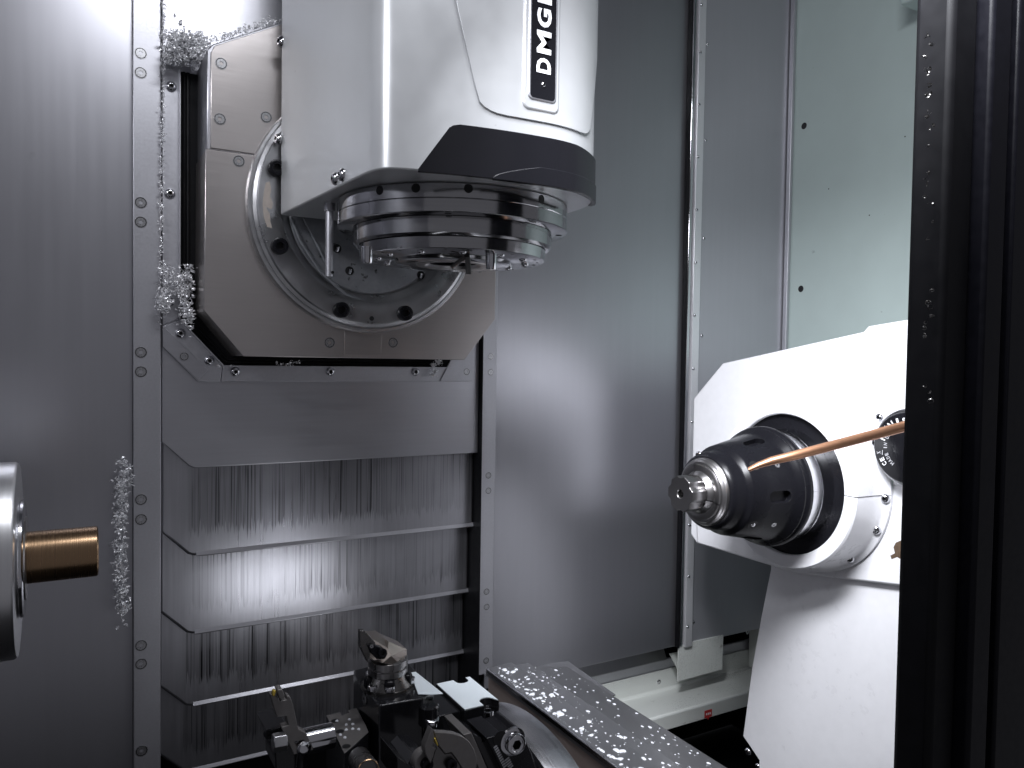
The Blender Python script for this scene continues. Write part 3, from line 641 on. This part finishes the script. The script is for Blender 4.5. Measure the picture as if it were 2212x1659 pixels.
# ------------------------------------------------------------------ chip tray at the back right
ty = thing('chip_tray', 'shallow off-white chip tray with a red sticker on its front lip', 'tray', (1.3, 1.3, -.82))
zl = -.858; p0 = PZ(1448, 1541, zl); yl = p0.y
MB().prism([(1.02, y, z) for y, z in ((yl, zl-.040), (yl, zl-.004), (yl+.004, zl), (yl+.016, zl-.003), (1.560, -.885), (1.566, -.88), (1.566, -.83), (1.57, -.83), (1.57, -.89), (yl+.02, zl-.010), (yl+.008, zl-.040))], (.74, 0, 0)).obj('tray_trough', 'ivory_paint', ty, .002)
MB().box(1.70, 1.704, yl+.02, 1.565, -.88, -.72).obj('tray_end', 'ivory_paint', ty, .001)
rs = PY(1530, 1543, yl-.0008)
st = MB().prism([rs+Vector(q) for q in ((-.0125, 0, .011), (.0125, 0, .011), (.0125, 0, -.008), (.004, 0, -.008), (0, 0, -.0145), (-.004, 0, -.008), (-.0125, 0, -.008))], (0, .0006, 0)).obj('red_sticker', 'red_label', ty)
for dx in (-.006, 0, .006): MB().box(rs.x+dx-.0018, rs.x+dx+.0018, yl-.0012, yl-.0009, rs.z-.001, rs.z+.004).obj('sticker_mark', 'white_ink', st)
rl_ = thing('tray_rail', 'grey mounting rail with one screw above the chip tray', 'rail', (1.2, 1.56, -.83))
MB().box(1.0, 1.72, 1.571, 1.578, -.86, -.805).obj('rail', 'zinc_strip', rl_, .001)
inst('screw', SC_BT, PY(1421, 1472, 1.5705), rl_, (0, -1, 0), .009)
sc_ = MB().prism([(.86, YW+.125, -.70), (.86, YW+.065, -.800), (.86, YW+.065, -.804), (.86, YW+.13, -.704)], (.53, 0, 0)).obj('chip_chute', 'guard_sheet')
tag(sc_, 'dark sloping chip chute sheet in the gap under the back wall', 'chute')
fp = [PY(*q, 1.492) for q in ((1466, 1414), (1562, 1398), (1560, 1446), (1464, 1472))]
fpz = MB().prism([(fp[0].x, 1.492, -.735), (fp[1].x, 1.492, -.735), (fp[2].x, 1.492, fp[2].z), (fp[3].x, 1.492, fp[3].z)], (0, .003, 0)).obj('splash_flap', 'ivory_paint')
tag(fpz, 'small off-white splash flap hanging over the chip tray', 'flap')
tri = MB().prism([PY(*q, 1.53) for q in ((1446, 1412), (1470, 1408), (1466, 1450))], (0, .002, 0)).obj('gusset', 'ivory_paint', None)
tag(tri, 'triangular off-white gusset plate beside the splash flap', 'gusset')
# ------------------------------------------------------------------ slanting guard with coolant drops
wg = thing('turret_guard', 'grey folded sheet guard spattered with coolant beside the tool turret', 'guard', (.75, 1.0, -1.1))
ZG = -.55
a0 = PZ(1040, 1447, ZG); XL = .640
prof_g = [(XL, ZG-.010), (XL, ZG), (XL+.048, ZG+.002), (XL+.052, ZG-.004), (XL+.085, ZG-.006), (XL+.090, ZG-.012), (XL+.172, ZG-.030), (XL+.174, ZG-.060)]
top = [(x, 1.19, z) for x, z in prof_g]+[(x-.0025 if i < 7 else x-.003, 1.19, z-.003) for i, (x, z) in reversed(list(enumerate(prof_g)))]
MB().prism(top, (0, -.62, 0)).obj('top_sheet', 'guard_sheet', wg, .0008)
MB().box(XL-.0035, XL+.0005, .57, 1.19, ZG-.0075, ZG+.0015).obj('edge_bead', 'polished', wg, .0015)
MB().box(XL-.0005, XL+.003, .57, 1.185, ZG-.40, ZG-.008).obj('side_sheet', 'brown_sheet', wg)
MB().prism([PZ(*q, ZG-.034) for q in ((1105, 1452), (1190, 1432), (1228, 1428), (1234, 1433), (1330, 1500), (1230, 1505))], (0, 0, -.003)).obj('rear_gusset', 'guard_sheet', wg, .0006)
MB().box(XL+.01, XL+.165, 1.18, 1.185, ZG-.4, ZG-.035).obj('rear_sheet', 'guard_sheet', wg)
# coolant drops: flattened domes
def gz(x):
    for (x0, z0), (x1, z1) in zip(prof_g[1:], prof_g[2:]):
        if x0 <= x <= x1: return z0+(z1-z0)*(x-x0)/(x1-x0)
    return ZG
db = MB()
def drop(x, y, rx, ry, z, h, seed):
    rnd = random.Random(seed); n_ = 14; ph = [rnd.uniform(0, 6.28) for _ in range(3)]; am = [rnd.uniform(0, .22), rnd.uniform(0, .15), rnd.uniform(0, .08)]
    rings = ((1, 0), (.86, .55), (.5, .9)); i0_ = len(db.v)
    for s_, hh in rings:
        for k in range(n_):
            a = 2*math.pi*k/n_; q = 1+sum(am[j]*math.sin((j+2)*a+ph[j]) for j in range(3))
            xx = x+rx*q*s_*math.cos(a); db.v.append(Vector((xx, y+ry*q*s_*math.sin(a), z(xx)+h*hh+.0002)))
    c_ = len(db.v); db.v.append(Vector((x, y, z(x)+h)))
    for r_ in range(2):
        for k in range(n_): j = (k+1) % n_; db.f.append((i0_+r_*n_+k, i0_+r_*n_+j, i0_+(r_+1)*n_+j, i0_+(r_+1)*n_+k))
    for k in range(n_): db.f.append((i0_+2*n_+k, i0_+2*n_+(k+1) % n_, c_))
rnd = random.Random(3)
for i in range(620):
    t_ = rnd.random(); x = XL+.006+.16*(t_**1.9); y = .62+.56*rnd.random()
    if x > XL+.075 and rnd.random() < .35: continue
    r_ = .0006+.0028*rnd.random()**3; el = rnd.uniform(.8, 1.9)
    if x < XL+.06 and rnd.random() < .09: r_ = rnd.uniform(.0035, .006)
    drop(x, y, r_, r_*el*.8, gz, min(.0018, r_*.4), i)
dro = stuff(db.obj('coolant_drops', 'coolant')); tag(dro, 'milky coolant drops spattered over the grey turret guard', 'coolant')
# ------------------------------------------------------------------ turret drum
TY, TZ, TX = .802, -.704, .50
tr = thing('tool_turret', 'polished round tool turret drum wet with coolant', 'turret', (.48, TY, -.97))
MB().lathe([(.446, .0), (.446, .205), (.449, .208), (.452, .208), (.454, .213), (.458, .214), (.458, .248), (.462, .256), (.468, .258), (.500, .258), (.502, .256), (.502, 0)], (0, TY, TZ), (1, 0, 0), 128, caps=False).obj('drum', 'wet_steel', tr)
MB().lathe([(.444, .150), (.444, .195), (.4465, .198)], (0, TY, TZ), (1, 0, 0), 96, caps=False).obj('index_ring', 'turned', tr)
# ------------------------------------------------------------------ main tool block and its head
tb = thing('tool_block', 'tall glossy black tool block with wet top reflecting pale light carrying the turning tool', 'tool block', (.35, .83, -.62))
z1 = -.386
MB().prism([(.2945, .800, z1), (.345, .7945, z1), (.366, .812, z1), (.3685, .908, z1), (.352, .914, z1), (.300, .906, z1), (.293, .862, z1)], (0, 0, -.22)).obj('block_body', 'black_block', tb, .0015)
MB().prism([PZ((1300+a/2.765)/1.8517, (2480+b_/2.765)/1.8517, z1+.0006) for a, b_ in ((940, 592), (1003, 580), (1306, 822), (1180, 832), (1030, 828))], (0, 0, .0012)).obj('top_pad', 'film_reflection', tb, .0005)
inst('cap_bolt', SC_CAPS, (.352, .788, z1-.028), tb, (0, -.3, 1), .0085)
inst('plug', SC_CS, (.2928, .845, z1-.010), tb, (-1, 0, 0), .006)
MB().lathe([(0, .012), (.020, .0115), (.022, .010)], (.352, .7935, z1-.030), (0, 0, 1), 24).obj('bolt_boss', 'black_block', tb)
# drive block beside it
kb = thing('tool_block', 'low black tool block with notched wet top reflecting pale blue next to the tall block', 'tool block', (.42, .83, -.62))
z2 = -.41
def notch_pts(z):
    X0, X1, Y0, Y1 = .3955, .4435, .790, .872; pts = [(X0, Y0, z), (X1-.022, Y0, z)]
    for k in range(9):
        a = R(180-180*k/8); pts.append((X1-.0125+.0095*math.cos(a), Y0+.0095+.0095*math.sin(a)*.95, z))
    pts += [(X1, Y0+.004, z), (X1, Y1, z), (X1-.006, Y1, z)]
    for k in range(7):
        a = R(-0-180*k/6); pts.append((X1-.0145+.0085*math.cos(a), Y1-.0065+.0085*math.sin(a), z))
    pts += [(X1-.0235, Y1, z), (X0, Y1, z)]
    return pts
MB().prism(notch_pts(z2), (0, 0, -.018)).obj('block_top', 'black_block', kb, .0004)
MB().box(.3957, .4433, .7902, .8718, z2-.21, z2-.0181).obj('block_body', 'black_block', kb, .001)
MB().prism([(x+(.0008 if x < .42 else -.0008), y+(.001 if y < .8 else -.001 if y > .86 else 0), z2+.0003) for x, y, z in notch_pts(z2)], (0, 0, .0010)).obj('top_film', 'film_reflection', kb)
for x, y in ((.4310, .7995), (.4290, .8655)): inst('cap_bolt', SC_CAPS, (x, y, z2-.0180), kb, (0, 0, 1), .0078)
MB().box(.361, .3953, .800, .868, z2-.20, z2-.004).obj('link_block', 'black_block', kb, .001)
# turning tool on the tall block
th_ = thing('turning_tool', 'round turning tool holder with slanted head and dark pointed insert', 'tool holder', (.320, .84, z1))
TC = (.3215, .8455, z1)
MB().lathe([(0, .031), (.003, .031), (.0033, .029), (.006, .028), (.0145, .0225), (.0158, .0215), (.016, .018)], TC, (0, 0, 1), 64).obj('flange', 'dark_tool', th_)
MB().lathe([(.0158, .0225), (.0165, .0232), (.0225, .0232), (.0230, .0212), (.0258, .0212), (.0263, .0232), (.0325, .0232), (.033, .0222)], TC, (0, 0, 1), 64).obj('gripper_groove', 'turned', th_)
def z2p(x, y, Y): return PY((1300+x/2.765)/1.8517, (2480+y/2.765)/1.8517, Y)
hd = [(530, 215, .842), (655, 202, .849), (700, 235, .841), (905, 322, .844), (910, 430, .844), (830, 492, .829), (640, 478, .824), (530, 445, .829), (464, 392, .834), (460, 300, .838)]
fr = [z2p(*q) for q in hd]; bk = [p_+Vector((0, .030, 0)) for p_ in fr]; n_ = len(fr)
md_ = [z2p(735, 400, .8265), z2p(700, 300, .834)]
b = MB(); b.v = fr+bk+md_; m0, m1 = 2*n_, 2*n_+1
b.f = [(m1, 2, 3), (m1, 3, m0), (m0, 3, 4), (m0, 4, 5), (m0, 5, 6), (m0, 6, 7), (m0, 7, 8), (m0, 8, m1), (m1, 8, 9), (m1, 9, 0), (m1, 0, 1), (m1, 1, 2), [2*n_-1-i for i in range(n_)]]
b.f += [(i, i+n_, (i+1) % n_+n_, (i+1) % n_) for i in range(n_)]
b.obj('tool_head', 'tool_bronze', th_, .0006, smooth=20)
ins = [PY(*q, .8155) for q in ((778, 1363), (789, 1363), (811, 1388), (812, 1396), (803, 1402), (795, 1432), (783, 1408), (778, 1395))]
MB().prism(ins, (0, .008, 0)).obj('insert', 'dark_tool', th_, .0006)
ins = [PY(*q, .8130) for q in ((793, 1392), (810, 1395), (830, 1402), (838, 1412), (832, 1424), (815, 1425), (800, 1410))]
MB().prism(ins, (0, .012, 0)).obj('clamp', 'black_oxide', th_, .001)
inst('clamp_screw', SC_CAP, PY(824, 1410, .8128), th_, (0, -1, .2), .0052)
inst('clamp_rivet', SC_CS, PY(803, 1396, .8128), th_, (0, -1, .2), .002)
for a in (-60, -15, -150, 150, 60):
    q = Vector(TC)+Vector((.0265*math.sin(R(a)), -.0265*math.cos(R(a)), .0045)); inst('flange_bolt', SC_CAPS, q, th_, (0, 0, 1), .0058)
for a in (15, -35):
    d_ = Vector((math.sin(R(a)), -math.cos(R(a)), 0)); q = Vector(TC)+d_*.0252+Vector((0, 0, .0095)); inst('coolant_hole', HOLE, q, th_, d_+Vector((0, 0, .4)), .0028)
# scalloped black cut-out in the flange cone
for a in (-15, 55, -85, 120):
    d_ = Vector((math.sin(R(a)), -math.cos(R(a)), 0)); q = Vector(TC)+d_*.0235
    MB().obox(q+Vector((0, 0, .0085)), d_.cross(Vector((0, 0, 1)))*.0065, d_*.0055, Vector((0, 0, .0075))).obj('relief', 'black_oxide', th_, .004, seg=4)
# ------------------------------------------------------------------ low block with drops, left of the tall block
lb_ = thing('tool_block', 'short dark tool block with drilled top sprinkled with drops', 'tool block', (.26, .80, -.62))
zq = -.418
L4 = [PZ(*q, zq) for q in ((705, 1547), (735, 1540), (738, 1547), (754, 1541), (752, 1536), (770, 1531), (790, 1568), (796, 1583), (744, 1629))]
MB().prism(L4, (0, 0, -.16)).obj('block_body', 'black_block', lb_, .0006)
MB().prism([p_+Vector((0, 0, .0002)) for p_ in L4], (0, 0, .0008)).obj('top_face', 'grey_tool', lb_, .0003)
for q in ((724, 1557), (734, 1580), (748, 1612)): inst('bolt_hole', HOLE, PZ(*q, zq+.0011), lb_, (0, 0, 1), .0042)
db = MB()
for i, q in enumerate(((748, 1568), (762, 1567), (748, 1579), (762, 1577), (775, 1578), (735, 1590), (755, 1557), (745, 1596), (728, 1560))):
    p_ = PZ(*q, zq); drop(p_.x, p_.y, .0019, .0019, lambda x: zq+.001, .0016, 900+i)
d2 = stuff(db.obj('coolant_drops', 'coolant')); tag(d2, 'few round coolant drops on the short dark tool block', 'coolant')
# ------------------------------------------------------------------ lever-shaped grooving holder at left
lv = thing('grooving_holder', 'grey forked lever tool with tiny yellow insert beside the short block', 'tool holder', (.21, .80, -.62))
def zc(x, y): return ((1040+x/4.424)/1.8517, (2700+y/4.424)/1.8517)
YL = .80
lev_p = [zc(*q) for q in ((185, 350), (300, 380), (350, 460), (480, 440), (475, 370), (540, 390), (600, 560), (680, 960), (820, 1030), (945, 1300), (940, 1330), (870, 1345), (780, 1150), (615, 1185), (700, 1390), (600, 1415), (380, 930), (510, 890), (470, 730), (305, 750), (240, 560))]
MB().prism([PY(*q, YL) for q in lev_p], (0, .012, 0)).obj('lever_arm', 'grey_tool', lv, .0008)
q = [zc(*k) for k in ((305, 270), (395, 250), (440, 360), (430, 420), (345, 430))]
MB().prism([PY(*k, YL-.004) for k in q], (0, .014, 0)).obj('clamp_nose', 'grey_tool', lv, .001)
q = [zc(*k) for k in ((225, 285), (262, 265), (292, 290), (262, 385), (215, 370))]
MB().prism([PY(*k, YL-.003) for k in q], (0, .005, 0)).obj('insert', 'yellow_insert', lv, .0008)
p_ = PY(*zc(760, 1290), YL+.004); MB().lathe([(-.03, .006), (-.004, .006), (0, .0088), (.004, .0085), (.0085, .0055), (.0098, .0)], p_, (0, -.35, 1), 24, caps=False).obj('ball_stud', 'polished', lv)
p_ = PY(*zc(830, 1010), YL+.016); MB().lathe([(-.012, .0135), (.028, .0135), (.0285, .0125)], p_+Vector((0, 0, -.010)), (1, 0, 0), 32).obj('pivot_pin', 'polished', lv)
for q in ((300, 1195), (390, 1180)):
    p_ = PY(*zc(*q), YL-.002); MB().lathe([(-.0045, .0085), (-.0035, .0098), (.0035, .0098), (.0045, .0085)], p_, (1, 0, 0), 6, smooth if False else True).obj('hex_nut', 'ring_steel', lv, .0006)
q = [zc(*k) for k in ((110, 1000), (230, 960), (480, 900), (640, 1400), (620, 1700), (280, 1700), (270, 1400))]
MB().prism([PY(*k, YL+.0135) for k in q], (0, .05, 0)).obj('holder_body', 'black_block', lv, .001)
inst('set_screw', SC_CAP, PY(*zc(145, 1030), YL+.0135), lv, (0, -1, .2), .005)
# ------------------------------------------------------------------ parting blade in the foreground
pb_ = thing('parting_tool', 'rounded grey parting blade with a slim yellow insert in front of the blocks', 'parting tool', (.33, .66, -.62))
def z2c(x, y): return ((1300+x/2.765)/1.8517, (2480+y/2.765)/1.8517)
YB = .70
arc = [(1185, 1200), (1225, 1243), (1330, 1248), (1440, 1262), (1530, 1295), (1600, 1350), (1650, 1430), (1678, 1520), (1680, 1600), (1660, 1700), (1600, 1800), (1480, 1800), (1520, 1640), (1450, 1530), (1400, 1465), (1330, 1480), (1260, 1390)]
MB().prism([PY(*z2c(*q), YB) for q in arc], (0, .008, 0)).obj('blade', 'grey_tool', pb_, .0006)
lf = [(1185, 1200), (1215, 1305), (1185, 1400), (1225, 1420), (1170, 1590), (1110, 1480), (1105, 1395)]
MB().prism([PY(*z2c(*q), YB-.006) for q in lf], (0, .010, 0)).obj('blade_support', 'grey_tool', pb_, .0006)
MB().prism([PY(*z2c(*q), YB-.0075) for q in ((1208, 1310), (1222, 1305), (1254, 1385), (1244, 1395))], (0, .010, 0)).obj('insert', 'yellow_insert', pb_, .0003)
bd = [(1260, 1390), (1330, 1480), (1400, 1465), (1450, 1530), (1520, 1640), (1500, 1800), (1180, 1800), (1170, 1590), (1225, 1430)]
MB().prism([PY(*z2c(*q), YB+.003) for q in bd], (0, .03, 0)).obj('tool_body', 'dark_tool', pb_, .001)
inst('clamp_screw', SC_CAP, PY(*z2c(1385, 1590), YB+.003), pb_, (0, -1, .1), .0058)
# round clamp and block next to it
rc = thing('clamp_block', 'round grey clamp nose with socket screw left of the parting blade', 'clamp', (.30, .70, -.62))
p_ = PY(*z2c(1065, 1525), .715); MB().lathe([(0, .0125), (-.010, .0125), (-.0115, .0115)], p_, (0, 1, 0), 40).obj('clamp_nose', 'grey_tool', rc, .0005)
inst('clamp_screw', SC_CAP, p_+Vector((0, -.0115, 0)), rc, (0, -1, 0), .0062)
MB().prism([PY(*z2c(*q), .716) for q in ((800, 1515), (910, 1590), (1000, 1500), (1130, 1500), (1150, 1800), (800, 1800))], (0, .05, 0)).obj('clamp_body', 'black_block', rc, .001)
br = thing('brass_ring', 'dark round holder end with thin brass rim at the bottom edge', 'holder', (.25, .68, -.56))
p_ = PY(*z2c(480, 1668), .70); MB().lathe([(.05, .0112), (.002, .0112), (0, .0105), (0, .009), (.004, .0085), (.004, 0)], p_, (.15, 1, -.25), 56, caps=False).obj('rim', 'dark_tool', br)
MB().lathe([(-.0004, .0106), (-.001, .0100), (-.0004, .0094)], p_, (.15, 1, -.25), 56, caps=False).obj('brass_edge', 'bronze', br)
# ------------------------------------------------------------------ right-hand block with engraved text
rb = thing('tool_block', 'tilted black tool block with engraved grey lettering and bright socket bolt', 'tool block', (.44, .70, -.62))
YR = .72
rp = [(1785, 1312), (1960, 1262), (1985, 1300), (2090, 1262), (2125, 1205), (2165, 1210), (2290, 1480), (2380, 1800), (2010, 1800), (1900, 1560)]
MB().prism([PY(*z2c(*q), YR) for q in rp], (0, .05, 0)).obj('block_body', 'black_plastic', rb, .0012)
MB().prism([PY(*z2c(*q), YR-.002) for q in ((1530, 1270), (1620, 1245), (1700, 1420), (1860, 1800), (1760, 1800), (1640, 1500))], (0, .05, 0)).obj('side_plate', 'grey_tool', rb, .0008)
MB().prism([PY(*z2c(*q), YR+.012) for q in ((1625, 1250), (1745, 1310), (1740, 1345), (1790, 1330), (1900, 1580), (2000, 1800), (1870, 1800))], (0, .04, 0)).obj('link_plate', 'black_block', rb, .0008)
inst('bolt_hole', HOLE, PY(*z2c(1938, 1308), YR-.0003), rb, (0, -1, 0), .0075)
inst('cap_bolt', SC_CAPS, PY(*z2c(2070, 1335), YR-.0002), rb, (0, -1, 0), .0115)
MB().lathe([(0, .0155), (-.0025, .0155), (-.003, .0145), (-.003, .009)], PY(*z2c(2070, 1335), YR), (0, 1, 0), 40).obj('washer', 'polished', rb)
o0 = PY(*z2c(1862, 1408), YR-.0002); o1 = PY(*z2c(1975, 1640), YR-.0002); xd_ = (o1-o0); yd_ = Vector((0, 1, 0)).cross(xd_).normalized()*-1
yd_ = xd_.cross(Vector((0, -1, 0))).normalized()*-1
letter('engraving', 'IIIIIIIIII', 'grey_ink', rb, o0, xd_, yd_, xd_.length, .0045, off=.03, thick=.0003)
o0 = PY(*z2c(1985, 1550), YR-.0002); letter('engraving', 'IIIII', 'grey_ink', rb, o0, xd_, yd_, xd_.length*.45, .006, off=.03, thick=.0003)
# ------------------------------------------------------------------ black door frame at right
df = thing('door_frame', 'black sliding door frame with wet seal edge and sunken screws', 'door frame', (.75, .42, -1.1))
xe = PY(1986, 830, .42).x
MB().box(xe, xe+.040, .40, .436, -1.1, 1.25).obj('seal_edge', 'rubber', df, .006)
MB().box(xe+.0405, xe+.072, .388, .43, -1.1, 1.25).obj('frame_rib', 'black_frame', df, .004)
MB().box(xe+.0725, xe+.090, .405, .43, -1.1, 1.25).obj('frame_groove', 'rubber', df, .002)
MB().box(xe+.0905, xe+.40, .392, .43, -1.1, 1.25).obj('frame_panel', 'black_frame', df, .003)
for q in ((2157, 162), (2110, 1385)): inst('sunk_screw', SC_CS, PY(*q, .3915), df, (0, -1, 0), .0045)
# ------------------------------------------------------------------ swarf: curled chips
def chips(name, label, spots, count, size, seed, m='swarf', curl=1.0, group=None):
    rnd = random.Random(seed); b = MB()
    for i in range(count):
        c, sx, sy, sz = rnd.choice(spots) if not callable(spots) else spots(rnd)
        p0 = Vector((c[0]+rnd.gauss(0, sx), c[1]-abs(rnd.gauss(0, sy)), c[2]+rnd.gauss(0, sz)))
        L_ = size*rnd.uniform(.5, 1.8); r_ = size*rnd.uniform(.18, .5)*curl; turns = rnd.uniform(.3, 1.6); n_ = 9
        M_ = Matrix.Rotation(rnd.uniform(0, 6.28), 3, Vector((rnd.gauss(0, 1), rnd.gauss(0, 1), rnd.gauss(0, 1))).normalized())
        w_ = size*rnd.uniform(.10, .26); i0_ = len(b.v); pit = L_*rnd.uniform(.2, 1)
        for k in range(n_+1):
            a = 2*math.pi*turns*k/n_; c_ = Vector((r_*math.cos(a), r_*math.sin(a), pit*(k/n_-.5)))
            tw = Vector((math.cos(a)*.4, math.sin(a)*.4, 1)).normalized()*w_*(.4+.6*math.sin(math.pi*(k+.5)/(n_+1)))
            b.v.append(p0+M_@(c_-tw)); b.v.append(p0+M_@(c_+tw))
        for k in range(n_): b.f.append((i0_+2*k, i0_+2*k+1, i0_+2*k+3, i0_+2*k+2))
    me = bpy.data.meshes.new(name); me.from_pydata([tuple(q) for q in b.v], [], b.f); me.polygons.foreach_set('use_smooth', [True]*len(me.polygons))
    me.materials.append(MATS[m]); o = bpy.data.objects.new(name, me); COL.objects.link(o); stuff(o); tag(o, label, 'swarf', group); return o
def line_spots(pts, Y, sx, sy, sz):
    P_ = [PY(*q, Y) for q in pts]
    def f(rnd):
        i = rnd.randrange(len(P_)-1); t_ = rnd.random(); return (P_[i].lerp(P_[i+1], t_), sx, sy, sz)
    return f
chips('metal_swarf', 'heaped bright metal chips in the top corner of the wiper frame', lambda rnd: (PY(352+95*rnd.random()**1.2, 72+70*rnd.random(), 1.47).lerp(PY(400, 125, 1.47), .25), .005, .02, .005), 1300, .0070, 11)
chips('metal_swarf', 'bright metal chips lying along the sloping top of the carriage', line_spots(((425, 108), (455, 92), (530, 68), (600, 45)), 1.405, .003, .010, .0022), 190, .0055, 12)
chips('metal_swarf', 'thin line of chips caught between the left strip and wiper frame', line_spots(((353, 0), (352, 180), (348, 400), (346, 690)), 1.482, .0022, .003, .01), 420, .0048, 13)
chips('metal_swarf', 'tangled curly chips hanging in the lower left bend of the wiper frame', lambda rnd: (PY(*rnd.choice(((405, 600), (395, 630), (400, 655), (360, 600), (355, 640), (405, 685), (385, 610), (352, 655))), 1.47), .006, .010, .010), 520, .0068, 14, curl=1.2)
chips('metal_swarf', 'long clump of wiry swarf clinging left of the grey strip', line_spots(((266, 1005), (262, 1060), (256, 1150), (260, 1240), (266, 1320)), 1.49, .0055, .014, .012), 430, .0066, 15, curl=1.5)
chips('metal_swarf', 'small knot of chips at the right end of the lower flange', lambda rnd: (PY(*rnd.choice(((935, 788), (938, 800), (932, 810), (948, 782))), 1.478), .003, .004, .003), 80, .0055, 16)
chips('metal_swarf', 'scattered chips lying in the black gap under the carriage', lambda rnd: (PY(*rnd.choice(((480, 790), (605, 785), (640, 783), (625, 788))), 1.482), .006, .003, .0015), 50, .0045, 17)
chips('metal_swarf', 'dark wet swarf curls stuck to the black door seal', line_spots(((2000, 40), (1998, 180), (2004, 300), (2000, 420), (2003, 620), (2000, 830)), .399, .003, .002, .02), 36, .0035, 18, m='dark_tool', curl=1.4)
chips('metal_swarf', 'pair of loose chips on the bright sheet above the carriage', lambda rnd: (PY(*rnd.choice(((378, 33), (390, 47))), 1.493), .001, .001, .001), 5, .006, 19)
chips('metal_swarf', 'fine chips along the edge of the narrow bright strip', line_spots(((1512, 260), (1508, 700), (1492, 1260), (1490, 1400)), 1.49, .0012, .002, .01), 60, .0022, 20)
